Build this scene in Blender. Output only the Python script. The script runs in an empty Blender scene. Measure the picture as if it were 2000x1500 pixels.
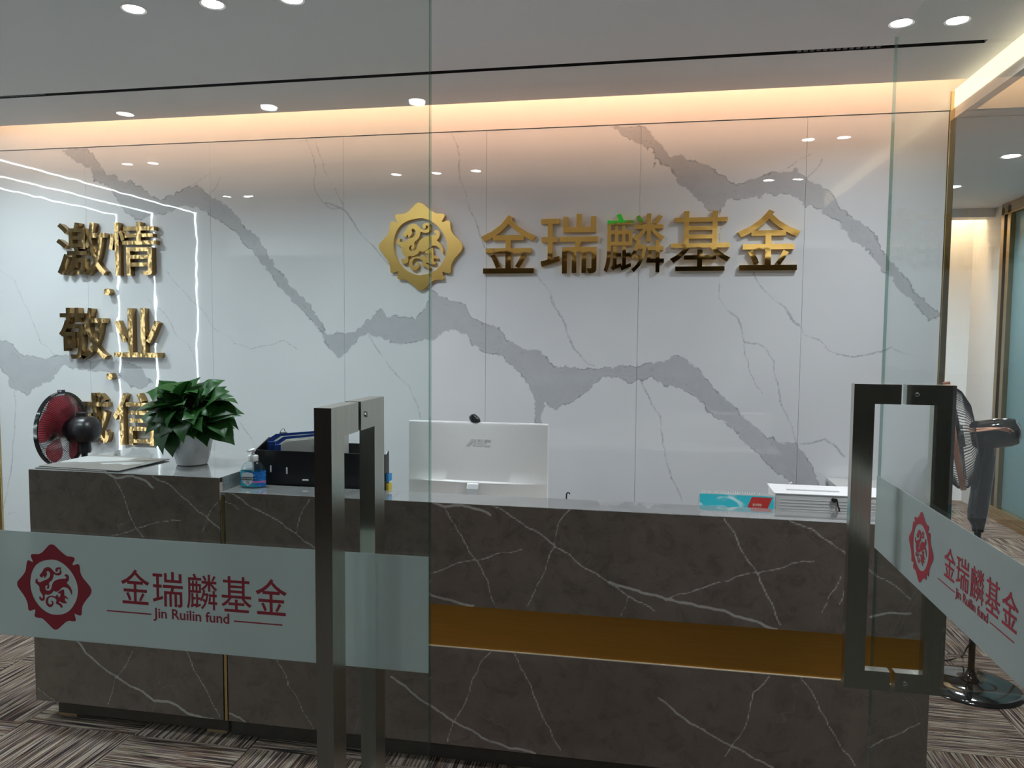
import bpy, bmesh, math, random
import numpy as np
from mathutils import Vector, Matrix

# ---------------------------------------------------------------- camera, world, exposure
SC = bpy.context.scene
COL = SC.collection
YAW, PIT, ROL, FPX, CAMH = math.radians(10.4547), math.radians(-3.7137), math.radians(.4433), 1480.0, 1.6
F = np.array([-math.sin(YAW)*math.cos(PIT), math.cos(YAW)*math.cos(PIT), math.sin(PIT)])
R0 = np.array([math.cos(YAW), math.sin(YAW), 0.0]); U0 = np.cross(R0, F)
RV = R0*math.cos(ROL)+U0*math.sin(ROL); UV = -R0*math.sin(ROL)+U0*math.cos(ROL)
cam_data = bpy.data.cameras.new('camera'); cam = bpy.data.objects.new('camera', cam_data); COL.objects.link(cam)
cam_data.sensor_width = 36.0; cam_data.lens = 36.0*FPX/2000.0; cam_data.clip_start = .05
cam.matrix_world = Matrix([[RV[i], UV[i], -F[i], (0, 0, CAMH)[i]] for i in range(3)]+[[0, 0, 0, 1]])
SC.camera = cam
SC.view_settings.view_transform = 'Standard'; SC.view_settings.look = 'None'
SC.view_settings.gamma = 1.0; SC.view_settings.use_curve_mapping = False
SC.view_settings.exposure = 0.48
world = bpy.data.worlds.new('world'); SC.world = world; world.use_nodes = True
world.node_tree.nodes['Background'].inputs[0].default_value = (.80, .90, 1.0, 1)
world.node_tree.nodes['Background'].inputs[1].default_value = .08
SC.cycles.use_denoising = True
SC.cycles.max_bounces = 8; SC.cycles.transparent_max_bounces = 16
SC.cycles.sample_clamp_indirect = 6.0; SC.cycles.caustics_refractive = False
# lamp strengths (each lamp is built further down, in its own builder)
P_DOWN, P_COVE, P_LOBBY, P_CORR, P_OFFICE = 6.9, 11.8, 8.0, 24.0, 2300.0

def at(px, py, X=None, Y=None, Z=None):
    """photo pixel (2000x1500) -> point on the plane X=, Y= or Z="""
    d = F+RV*(px-1000)/FPX+UV*(750-py)/FPX
    t = X/d[0] if X is not None else Y/d[1] if Y is not None else (Z-CAMH)/d[2]
    return np.array([0, 0, CAMH])+d*t

# ---------------------------------------------------------------- measures (metres)
YW = 4.37                      # marble wall
ZM, ZC, YE, YS = 2.7775, 2.887, 4.2, 3.694   # marble top, ceiling, cove edge, air slot
PW, XS0 = .882, -3.612         # marble panel width, first seam
XWL, XWR = -4.315, 1.515       # ends of the marble wall
YD = 2.634                     # desk front
ZT, ZK, ZB = 1.042, .988, .08  # cabinet top, counter top, body underside
XDL, XDS, XDR = -2.475, -1.622, .919
YL = 1.228                     # glass doors
XE, XR, SF = -.367, .624, 2.226
BZ0, BZ1 = 1.0178, 1.2212      # frosted band

# ---------------------------------------------------------------- object helpers
def tag(o, label=None, cat=None, group=None, kind=None):
    if label: o['label'] = label
    if cat: o['category'] = cat
    if group: o['group'] = group
    if kind: o['kind'] = kind
    return o
def empty(name, loc=(0, 0, 0), rot=(0, 0, 0)):
    o = bpy.data.objects.new(name, None); COL.objects.link(o); o.empty_display_size = .05
    o.location = loc; o.rotation_euler = rot
    return o
def thing(name, label, cat, loc=(0, 0, 0), rot=(0, 0, 0), group=None):
    return tag(empty(name, loc, rot), label, cat, group)

class MB:
    """collects geometry of ONE part"""
    def __init__(s): s.v = []; s.f = []; s.m = []
    def add(s, vs, fs, mi=0):
        b = len(s.v); s.v += [tuple(map(float, v)) for v in vs]; s.f += [tuple(i+b for i in f) for f in fs]; s.m += [mi]*len(fs); return s
    def box(s, x0, x1, y0, y1, z0, z1, mi=0):
        v = [(x, y, z) for z in (z0, z1) for y in (y0, y1) for x in (x0, x1)]
        return s.add(v, [(0, 2, 3, 1), (4, 5, 7, 6), (0, 1, 5, 4), (2, 6, 7, 3), (0, 4, 6, 2), (1, 3, 7, 5)], mi)
    def lathe(s, prof, n=24, axis='z', c=(0, 0, 0), cap=True, mi=0, a0=0, ):
        vs = []; fs = []
        for r, h in prof:
            for k in range(n):
                a = 2*math.pi*k/n+a0; p = (r*math.cos(a), r*math.sin(a), h)
                if axis == 'x': p = (p[2], p[0], p[1])
                if axis == 'y': p = (p[1], p[2], p[0])
                vs.append((p[0]+c[0], p[1]+c[1], p[2]+c[2]))
        m = len(prof)
        for i in range(m-1):
            for k in range(n):
                k2 = (k+1) % n; fs.append((i*n+k, i*n+k2, (i+1)*n+k2, (i+1)*n+k))
        if cap:
            if prof[0][0] > 1e-6: fs.append(tuple(range(n))[::-1])
            if prof[-1][0] > 1e-6: fs.append(tuple((m-1)*n+k for k in range(n)))
        return s.add(vs, fs, mi)
    def tube(s, pts, r, n=8, closed=False, mi=0):
        pts = [Vector(p) for p in pts]; N = len(pts); vs = []; fs = []
        rr = r if isinstance(r, (list, tuple)) else [r]*N
        up = None
        for i, p in enumerate(pts):
            if closed: t = pts[(i+1) % N]-pts[i-1]
            else: t = pts[min(i+1, N-1)]-pts[max(i-1, 0)]
            t = t.normalized()
            if up is None: up = Vector((0, 0, 1)) if abs(t.z) < .9 else Vector((1, 0, 0))
            a = t.cross(up).normalized(); b = a.cross(t).normalized(); up = b
            for k in range(n):
                w = 2*math.pi*k/n; vs.append(p+(a*math.cos(w)+b*math.sin(w))*rr[i])
        for i in range(N if closed else N-1):
            j = (i+1) % N
            for k in range(n): fs.append((i*n+k, i*n+(k+1) % n, j*n+(k+1) % n, j*n+k))
        if not closed: fs += [tuple(range(n))[::-1], tuple((N-1)*n+k for k in range(n))]
        return s.add(vs, fs, mi)
    def loft(s, rings, cap=True, mi=0):
        n = len(rings[0]); vs = [p for r in rings for p in r]; fs = []
        for i in range(len(rings)-1):
            for k in range(n): fs.append((i*n+k, i*n+(k+1) % n, (i+1)*n+(k+1) % n, (i+1)*n+k))
        if cap: fs += [tuple(range(n))[::-1], tuple((len(rings)-1)*n+k for k in range(n))]
        return s.add(vs, fs, mi)
    def mesh(s, name, mats, smooth=False, bevel=0, seg=2):
        me = bpy.data.meshes.new(name); me.from_pydata(s.v, [], s.f)
        for m in (mats if isinstance(mats, (list, tuple)) else [mats]): me.materials.append(m)
        bm = bmesh.new(); bm.from_mesh(me)
        for f, mi in zip(bm.faces, s.m): f.material_index = mi; f.smooth = smooth
        bmesh.ops.recalc_face_normals(bm, faces=bm.faces)
        if bevel: bmesh.ops.bevel(bm, geom=[e for e in bm.edges if e.is_manifold and e.calc_face_angle(0) > .6], offset=bevel, segments=seg, affect='EDGES', profile=.6)
        bm.to_mesh(me); bm.free()
        if smooth:
            try: me.set_sharp_from_angle(angle=math.radians(40))
            except Exception: pass
        return me
    def build(s, name, mats, parent=None, origin=(0, 0, 0), smooth=False, bevel=0, seg=2, loc=None, rot=None):
        if any(origin): s.v = [(a-origin[0], b-origin[1], c-origin[2]) for a, b, c in s.v]
        o = bpy.data.objects.new(name, s.mesh(name, mats, smooth, bevel, seg)); COL.objects.link(o)
        if parent is not None: o.parent = parent
        if loc is not None: o.location = loc
        if rot is not None: o.rotation_euler = rot
        return o
def obj(name, me, parent=None, loc=(0, 0, 0), rot=(0, 0, 0), scale=(1, 1, 1)):
    o = bpy.data.objects.new(name, me); COL.objects.link(o); o.location = loc; o.rotation_euler = rot; o.scale = scale
    if parent is not None: o.parent = parent
    return o

# ---------------------------------------------------------------- materials (all node based)
def lin(*c):
    if len(c) == 1: c = c[0]
    return tuple(((x/255)/12.92 if x/255 <= .04045 else ((x/255+.055)/1.055)**2.4) for x in c)+(1.0,)
class NT:
    def __init__(s, name):
        s.mat = bpy.data.materials.new(name); s.mat.use_nodes = True; s.t = s.mat.node_tree; s.t.nodes.clear()
        s.out = s.n('ShaderNodeOutputMaterial')
    def n(s, typ, **kw):
        nd = s.t.nodes.new(typ)
        for k, v in kw.items(): setattr(nd, k, v)
        return nd
    def l(s, a, b): s.t.links.new(a, b)
    def val(s, sock, v):
        if hasattr(v, 'is_output'): s.l(v, sock)
        else: sock.default_value = v
    def math(s, op, a, b=0.0, clamp=False):
        nd = s.n('ShaderNodeMath', operation=op, use_clamp=clamp); s.val(nd.inputs[0], a); s.val(nd.inputs[1], b); return nd.outputs[0]
    def mix(s, f, a, b, blend='MIX'):
        nd = s.n('ShaderNodeMix', data_type='RGBA', blend_type=blend); s.val(nd.inputs[0], f); s.val(nd.inputs[6], a); s.val(nd.inputs[7], b); return nd.outputs[2]
    def smooth(s, x, lo, hi):
        nd = s.n('ShaderNodeMapRange', interpolation_type='SMOOTHSTEP'); s.val(nd.inputs[0], x)
        nd.inputs[1].default_value = lo; nd.inputs[2].default_value = hi; return nd.outputs[0]
    def noise(s, scale, detail=3, rough=.5, vec=None, dist=0.0, dim='3D'):
        nd = s.n('ShaderNodeTexNoise', noise_dimensions=dim); nd.inputs['Scale'].default_value = scale; nd.inputs['Detail'].default_value = detail
        nd.inputs['Roughness'].default_value = rough; nd.inputs['Distortion'].default_value = dist
        if vec is not None: s.l(vec, nd.inputs['Vector'])
        return nd.outputs['Fac']
    def coord(s, which='Object', scale=(1, 1, 1), loc=(0, 0, 0), rot=(0, 0, 0)):
        tc = s.n('ShaderNodeTexCoord'); mp = s.n('ShaderNodeMapping'); s.l(tc.outputs[which], mp.inputs[0])
        mp.inputs['Location'].default_value = loc; mp.inputs['Rotation'].default_value = rot; mp.inputs['Scale'].default_value = scale
        return mp.outputs[0]
    def ramp(s, f, stops, interp='LINEAR'):
        nd = s.n('ShaderNodeValToRGB'); s.l(f, nd.inputs[0]); cr = nd.color_ramp; cr.interpolation = interp
        while len(cr.elements) < len(stops): cr.elements.new(.5)
        for e, (p, c) in zip(cr.elements, stops): e.position = p; e.color = c
        return nd.outputs[0]
    def bump(s, h, strength=.1, dist=.01):
        nd = s.n('ShaderNodeBump'); nd.inputs['Strength'].default_value = strength; nd.inputs['Distance'].default_value = dist; s.l(h, nd.inputs['Height']); return nd.outputs[0]
    def bsdf(s, color, rough=.5, metal=0.0, normal=None, coat=0.0, spec=None, ior=None, trans=0.0, emit=None, estr=0.0, sub=0.0, aniso=0.0):
        b = s.n('ShaderNodeBsdfPrincipled'); s.val(b.inputs['Base Color'], color); s.val(b.inputs['Roughness'], rough); s.val(b.inputs['Metallic'], metal)
        if normal is not None: s.l(normal, b.inputs['Normal'])
        b.inputs['Coat Weight'].default_value = coat; b.inputs['Coat Roughness'].default_value = .03
        if spec is not None: b.inputs['Specular IOR Level'].default_value = spec
        if ior is not None: b.inputs['IOR'].default_value = ior
        b.inputs['Transmission Weight'].default_value = trans
        if aniso: b.inputs['Anisotropic'].default_value = aniso
        if emit is not None: b.inputs['Emission Color'].default_value = emit; b.inputs['Emission Strength'].default_value = estr
        return b.outputs[0]
    def done(s, sh): s.l(sh, s.out.inputs[0]); return s.mat
def plain(name, c, rough=.5, metal=0.0, var=.06, scale=30, bump=0.0, **kw):
    """one colour with a little procedural variation"""
    t = NT(name); nz = t.noise(scale, 3, vec=t.coord())
    a = tuple(x*(1-var) for x in c[:3])+(1,); b = tuple(min(1, x*(1+var)) for x in c[:3])+(1,)
    return t.done(t.bsdf(t.mix(nz, a, b), rough, metal, normal=t.bump(nz, bump, .002) if bump else None, **kw))
def emitter(name, c, strength):
    t = NT(name); e = t.n('ShaderNodeEmission'); e.inputs[0].default_value = c; e.inputs[1].default_value = strength
    return t.done(e.outputs[0])
def clear_glass(name, tint, ior_f0=.04, rough=0.0, refl=1.0):
    t = NT(name); lw = t.n('ShaderNodeLayerWeight'); lw.inputs[0].default_value = .5
    p = t.math('POWER', lw.outputs['Facing'], 5.0); f = t.math('ADD', t.math('MULTIPLY', p, (1-ior_f0)*refl), ior_f0)
    tr = t.n('ShaderNodeBsdfTransparent'); tr.inputs[0].default_value = tint
    gl = t.n('ShaderNodeBsdfGlossy'); gl.inputs['Roughness'].default_value = rough; gl.inputs[0].default_value = (1, 1, 1, 1)
    mx = t.n('ShaderNodeMixShader'); t.l(f, mx.inputs[0]); t.l(tr.outputs[0], mx.inputs[1]); t.l(gl.outputs[0], mx.inputs[2])
    return t.done(mx.outputs[0])

def make_marble():
    t = NT('white marble with grey veins'); co = t.coord()
    band = t.n('ShaderNodeAttribute', attribute_name='band').outputs['Fac']; thin = t.n('ShaderNodeAttribute', attribute_name='thin').outputs['Fac']
    n1 = t.noise(28, 6, .62, co); n2 = t.noise(9, 4, .6, co, .6); n3 = t.noise(60, 4, .6, co)
    d = t.math('ADD', band, t.math('MULTIPLY', t.math('SUBTRACT', n1, .5), .060))
    m = t.smooth(d, .004, -.004)
    edge = t.math('MULTIPLY', t.smooth(t.math('ABSOLUTE', d), .006, .001), t.smooth(n2, .46, .56))
    e2 = t.math('MULTIPLY', t.smooth(t.math('ABSOLUTE', t.math('ADD', d, .03)), .004, .0005), t.smooth(n3, .5, .6))
    th = t.math('ADD', thin, t.math('MULTIPLY', t.math('SUBTRACT', n3, .5), .012))
    tm = t.math('MULTIPLY', t.smooth(th, .003, -.003), t.smooth(n2, .25, .6))
    base = t.mix(t.smooth(t.noise(1.3, 3, .5, co), .3, .8), (.80, .81, .825, 1), (.74, .75, .77, 1))
    grey = t.mix(n2, (.48, .49, .515, 1), (.60, .61, .63, 1))
    c = t.mix(m, base, grey); c = t.mix(t.math('MULTIPLY', tm, .75), c, (.42, .43, .46, 1))
    c = t.mix(t.math('MULTIPLY', edge, .75), c, (.30, .31, .34, 1)); c = t.mix(t.math('MULTIPLY', e2, .45), c, (.36, .37, .4, 1))
    wav = t.noise(4.2, 2, .5, t.coord(scale=(1, 1, .8)))
    return t.done(t.bsdf(c, .012, normal=t.bump(wav, .040, .02), spec=.75))
def make_darkstone(traced):
    t = NT('dark grey brown stone with white veins'); co = t.coord()
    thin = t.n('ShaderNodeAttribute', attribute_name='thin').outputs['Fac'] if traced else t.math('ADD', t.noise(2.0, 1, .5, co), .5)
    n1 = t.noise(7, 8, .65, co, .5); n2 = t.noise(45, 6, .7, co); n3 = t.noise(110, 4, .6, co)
    k_ = 1.9 if traced else 3.2; w_ = (1.0, .80, .66) if traced else (.84, .84, .83); base = t.mix(n1, tuple(.058*k_*c for c in w_)+(1,), tuple(.124*k_*c for c in w_)+(1,)); base = t.mix(t.smooth(n2, .52, .72), base, (.15, .13, .118, 1)); base = t.mix(t.math('MULTIPLY', t.smooth(t.noise(14, 7, .72, co, .8), .52, .34), .30), base, (.040, .031, .025, 1))  # untraced copy is lightened: wall reflection on the polished tops put into the colour
    th = t.math('ADD', thin, t.math('MULTIPLY', t.math('SUBTRACT', n2, .5), .006))
    m = t.math('MULTIPLY', t.smooth(th, .0022, -.001), t.smooth(n1, .2, .5))
    vo = t.n('ShaderNodeTexVoronoi', feature='DISTANCE_TO_EDGE'); vo.inputs['Scale'].default_value = 2.1
    dv = t.n('ShaderNodeVectorMath', operation='ADD'); nn = t.n('ShaderNodeTexNoise'); nn.inputs['Scale'].default_value = 5; nn.inputs['Detail'].default_value = 5
    sc = t.n('ShaderNodeVectorMath', operation='SCALE'); sc.inputs['Scale'].default_value = .35; t.l(co, nn.inputs['Vector']); t.l(nn.outputs['Color'], sc.inputs[0]); t.l(co, dv.inputs[0]); t.l(sc.outputs[0], dv.inputs[1]); t.l(dv.outputs[0], vo.inputs['Vector'])
    fine = t.math('MULTIPLY', t.smooth(vo.outputs['Distance'], .006, .001), t.smooth(t.noise(3, 2, .5, co), .55, .7))
    c = t.mix(t.math('MULTIPLY', fine, .35), base, (.34, .31, .29, 1)); c = t.mix(t.math('MULTIPLY', m, .9), c, (.52, .49, .46, 1))
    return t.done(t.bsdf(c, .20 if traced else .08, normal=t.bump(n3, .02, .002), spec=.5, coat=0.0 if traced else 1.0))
def make_carpet():
    t = NT('striped loop carpet'); oi = t.n('ShaderNodeObjectInfo')
    tc = t.n('ShaderNodeTexCoord'); ad = t.n('ShaderNodeVectorMath', operation='ADD'); cb = t.n('ShaderNodeCombineXYZ')
    t.l(t.math('MULTIPLY', oi.outputs['Random'], 37.0), cb.inputs[0]); t.l(t.math('MULTIPLY', oi.outputs['Random'], 11.0), cb.inputs[1])
    t.l(tc.outputs['Object'], ad.inputs[0]); t.l(cb.outputs[0], ad.inputs[1])
    def sn(sx, sy, det):
        mp = t.n('ShaderNodeMapping'); t.l(ad.outputs[0], mp.inputs[0]); mp.inputs['Scale'].default_value = (sx, sy, 1); return t.noise(1.0, det, .6, mp.outputs[0])
    s1 = sn(150, 3.6, 1); s2 = sn(64, 2.6, 2); s3 = sn(150, 160, 2)
    c = t.ramp(s2, [(.30, (.050, .032, .050, 1)), (.42, (.17, .090, .050, 1)), (.50, (.12, .085, .10, 1)), (.58, (.26, .19, .115, 1)), (.70, (.14, .115, .125, 1))])
    c = t.mix(t.smooth(s1, .50, .62), c, (.40, .325, .262, 1)); c = t.mix(t.smooth(s1, .47, .36), c, (.022, .017, .018, 1))
    c = t.mix(t.math('MULTIPLY', t.smooth(s3, .35, .65), .25), c, (.03, .025, .022, 1))
    return t.done(t.bsdf(c, .95, normal=t.bump(t.math('ADD', s1, s3), .5, .004), spec=.1))
def make_gold(name, base, rough, wave=0.0, wscale=9):
    t = NT(name); co = t.coord('Object'); nz = t.noise(wscale, 2, .5, co)
    return t.done(t.bsdf(t.mix(nz, tuple(x*.94 for x in base[:3])+(1,), base), rough, 1.0, normal=t.bump(nz, wave, .02) if wave else None))
def make_brushed(name, base, rough, sc=(2, 2, 240), var=.25, bump=.08):
    t = NT(name); nz = t.noise(1.0, 4, .6, t.coord('Object', scale=sc))
    return t.done(t.bsdf(t.mix(nz, tuple(x*(1-var) for x in base[:3])+(1,), tuple(min(1, x*(1+var)) for x in base[:3])+(1,)), rough, 1.0, normal=t.bump(nz, bump, .001)))
def make_frost():
    t = NT('frosted film'); nz = t.noise(900, 2, .5, t.coord())
    df = t.n('ShaderNodeBsdfDiffuse'); t.l(t.mix(nz, (.68, .74, .725, 1), (.78, .83, .815, 1)), df.inputs[0])
    tl = t.n('ShaderNodeBsdfTranslucent'); tl.inputs[0].default_value = (.74, .82, .80, 1)
    m1 = t.n('ShaderNodeMixShader'); m1.inputs[0].default_value = .5; t.l(df.outputs[0], m1.inputs[1]); t.l(tl.outputs[0], m1.inputs[2])
    rf = t.n('ShaderNodeBsdfRefraction'); rf.inputs['Roughness'].default_value = .42; rf.inputs['IOR'].default_value = 1.02; rf.inputs[0].default_value = (.86, .94, .93, 1)
    m2 = t.n('ShaderNodeMixShader'); m2.inputs[0].default_value = .30; t.l(m1.outputs[0], m2.inputs[1]); t.l(rf.outputs[0], m2.inputs[2])
    return t.done(m2.outputs[0])
M = {}
M['marble'] = make_marble(); M['stone'] = make_darkstone(True); M['stone_lightened'] = make_darkstone(False); M['stone_base'] = plain('dark stone plinth', (.075, .064, .055, 1), .3, var=.25, scale=25); M['carpet'] = make_carpet()
M['side_paint'] = plain('grey side wall paint', (.30, .30, .31, 1), .7, var=.02, scale=6)
M['white_paint'] = plain('white wall paint', (.80, .79, .78, 1), .7, var=.02, scale=6)
M['ceiling_paint'] = plain('ceiling paint', (.87, .86, .86, 1), .8, var=.02, scale=4)
M['black_slot'] = plain('matt black slot', (.008, .008, .009, 1), .6)
M['slat'] = plain('slot vane', (.10, .10, .11, 1), .5)
M['gold_mirror'] = make_gold('polished gold metal', (.98, .62, .18, 1), .05, .10, 7)
M['gold_satin'] = make_brushed('satin gold emblem metal', (.98, .64, .20, 1), .30, (60, 60, 60), .05, .02)
M['bronze_mirror'] = make_gold('polished bronze gold metal', (.40, .265, .12, 1), .10, .16, 11)
M['gold_brushed'] = make_brushed('brushed gold band', (.56, .31, .07, 1), .32, (3, 3, 420), .22, .12)
M['gold_trim'] = make_brushed('gold trim', (.62, .46, .20, 1), .25, (300, 300, 3), .1, .05)
M['frame_bronze'] = make_brushed('bronze door frame', (.30, .22, .12, 1), .32, (200, 200, 3), .12, .05)
M['steel'] = make_brushed('brushed dark steel', (.64, .60, .53, 1), .20, (420, 420, 3), .2, .10)
M['silver'] = plain('satin silver', (.66, .67, .68, 1), .36, .85, var=.02)
M['chrome'] = plain('chrome', (.75, .75, .76, 1), .08, 1.0, var=.02)
M['frost'] = make_frost()
M['glass'] = clear_glass('door glass', (.945, .978, .970, 1), .026, 0.0, .25)
M['glass_edge'] = clear_glass('green glass edge', (.70, .82, .78, 1), .12, .02)
M['red_print'] = plain('red print', (.42, .05, .07, 1), .5, var=.04)
M['black_plastic'] = plain('black plastic', (.014, .014, .016, 1), .28, var=.1, scale=60)
M['black_gloss'] = plain('glossy black plastic', (.007, .0075, .008, 1), .08, var=.1, coat=.1)
M['white_plastic'] = plain('white plastic', (.70, .69, .68, 1), .35, var=.02)
M['white_gloss'] = plain('white glazed pot', (.72, .72, .74, 1), .22, var=.02)
M['copper'] = plain('copper ring', (.52, .25, .16, 1), .35, .7, var=.06)
M['grey_plastic'] = plain('light grey plastic', (.80, .79, .77, 1), .5, var=.02)
M['wood'] = plain('pale wood foot', (.42, .26, .13, 1), .6, var=.2, scale=40)
M['lamp'] = emitter('downlight diffuser', (1.0, .985, .95, 1), 26.0)
M['led_cool'] = emitter('cool led line', (.86, .95, 1.0, 1), 27.0)
M['led_warm'] = emitter('warm led strip', (1.0, .66, .34, 1), 8.0)
M['led_beam'] = emitter('warm lit diffuser', (1.0, .84, .55, 1), 1.25)

# ---------------------------------------------------------------- vein fields (traced as polylines on the real surface)
WALL_BANDS = [
 ([(168,289),(189,311),(201,331),(206,343),(224,340),(234,353),(262,360),(290,378),(315,390),(332,381),(367,367),(392,364),(409,381),(430,392),(451,410),(472,441),(504,465),(518,486),(539,525),(556,542),(577,566),(609,605),(626,633),(640,654),(665,650),(685,650),(720,624),(744,605),(758,621),(783,619),(811,622),(828,605),(839,563),(853,570),(874,587),(895,591),(909,596),(923,624),(947,635),(972,640),(989,664),(1017,678),(1042,682),(1066,699),(1084,719),(1112,717),(1140,722),(1175,719),(1210,713),(1241,719),(1259,710),(1297,706),(1318,694),(1345,706),(1370,731),(1391,755),(1412,775),(1433,797),(1454,818),(1475,836),(1496,853),(1524,866),(1552,864),(1566,881),(1580,902),(1594,927),(1604,948),(1630,965),(1650,990)],
  [(115,290),(140,308),(178,325),(184,353),(210,360),(224,385),(245,413),(276,430),(297,420),(332,416),(353,402),(385,406),(413,423),(437,434),(458,451),(479,479),(500,500),(539,549),(560,577),(588,605),(612,630),(630,654),(647,682),(661,701),(679,689),(699,664),(720,652),(741,659),(769,671),(804,668),(832,664),(846,666),(860,654),(881,645),(909,654),(923,675),(947,687),(982,696),(1007,720),(1031,748),(1040,769),(1045,801),(1047,827),(1056,829),(1059,804),(1065,787),(1075,792),(1086,803),(1098,790),(1119,783),(1140,769),(1164,750),(1175,738),(1203,736),(1227,748),(1245,741),(1273,736),(1297,752),(1328,759),(1359,776),(1377,794),(1401,815),(1433,836),(1447,860),(1471,878),(1492,899),(1513,920),(1538,937),(1559,955),(1590,990)]),
 ([(1257,247),(1276,266),(1297,290),(1311,308),(1332,301),(1342,315),(1384,325),(1412,345),(1440,362),(1468,350),(1506,339),(1524,336),(1545,338),(1555,329),(1576,350),(1601,360),(1625,376),(1636,399),(1657,420),(1678,432),(1702,450),(1715,469),(1723,490),(1737,512),(1752,523),(1766,541),(1780,553),(1789,573),(1802,582),(1820,600),(1836,614)],
  [(1196,248),(1217,266),(1245,278),(1273,290),(1278,325),(1283,311),(1308,325),(1325,360),(1352,378),(1380,406),(1405,416),(1422,390),(1475,387),(1496,378),(1524,376),(1552,383),(1576,402),(1601,408),(1629,427),(1646,448),(1667,472),(1692,486),(1709,507),(1720,525),(1734,537),(1752,561),(1770,577),(1788,593),(1802,611),(1815,628)]),
 ([(-60,640),(0,664),(21,671),(45,696),(87,701),(122,696),(154,696),(175,706),(245,706),(273,717),(297,745)],
  [(-60,720),(0,717),(14,731),(24,759),(38,761),(52,773),(80,755),(105,741),(122,713),(157,720),(210,724),(252,752),(280,759),(297,748)])]
WALL_THIN = [  # (half width in mm, points)
 (3, [(0,528),(30,548),(45,590),(62,625),(80,670),(108,694)]), (4, [(28,765),(30,800),(25,880),(18,935),(8,985),(5,1000)]),
 (3, [(324,528),(350,560),(371,584),(395,605),(409,629),(420,643),(441,654),(458,671),(490,682),(521,675),(553,664),(581,682)]),
 (3, [(285,580),(301,598),(322,612),(346,657),(364,668),(378,696),(387,727)]),
 (4, [(598,273),(609,300),(616,330),(615,370),(630,395),(647,408),(672,408)]), (3, [(616,275),(630,315),(640,345),(655,370),(668,395),(672,405)]),
 (5, [(636,396),(655,402),(671,409),(695,444),(716,469),(734,486),(751,507),(790,540),(840,568)]),
 (4, [(881,261),(891,280),(897,315),(898,353),(911,385),(919,413),(933,444),(940,465),(951,493),(975,515),(1042,533),(1059,552),(1075,573),(1084,601),(1098,622),(1108,650),(1122,682),(1143,706),(1161,715)]),
 (5, [(1075,573),(1084,601),(1098,622),(1108,650),(1122,682)]),
 (3, [(1405,416),(1405,528),(1403,580),(1419,605),(1440,619),(1450,650),(1454,668),(1454,692),(1464,727),(1478,755),(1489,769)]), (5, [(1419,605),(1440,619),(1448,640)]),
 (4, [(1454,668),(1482,671),(1499,685),(1512,706),(1520,752),(1527,794),(1541,822),(1555,864)]),
 (4, [(1471,531),(1489,563),(1510,584),(1534,601),(1545,622),(1566,640),(1569,654),(1601,664),(1618,684),(1636,692),(1657,696),(1685,694),(1720,687),(1741,678),(1765,691),(1788,696)]), (7, [(1534,601),(1545,622),(1560,635)]),
 (4, [(720,654),(734,678),(755,706),(780,738),(800,755),(815,790),(821,815)]), (4, [(1252,741),(1262,766),(1273,790),(1290,815),(1294,867),(1301,902),(1311,934),(1332,979)]),
 (5, [(1562,867),(1611,857),(1632,871),(1650,892)]), (2, [(370,368),(392,350),(411,340)]), (2, [(409,381),(425,360),(430,345)]), (3, [(1524,335),(1556,315),(1586,300)]), (3, [(1576,348),(1595,330),(1606,310)]),
 (2, [(15,1005),(30,1000),(45,1025)]), (3, [(469,825),(483,846),(497,871)])]
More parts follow.
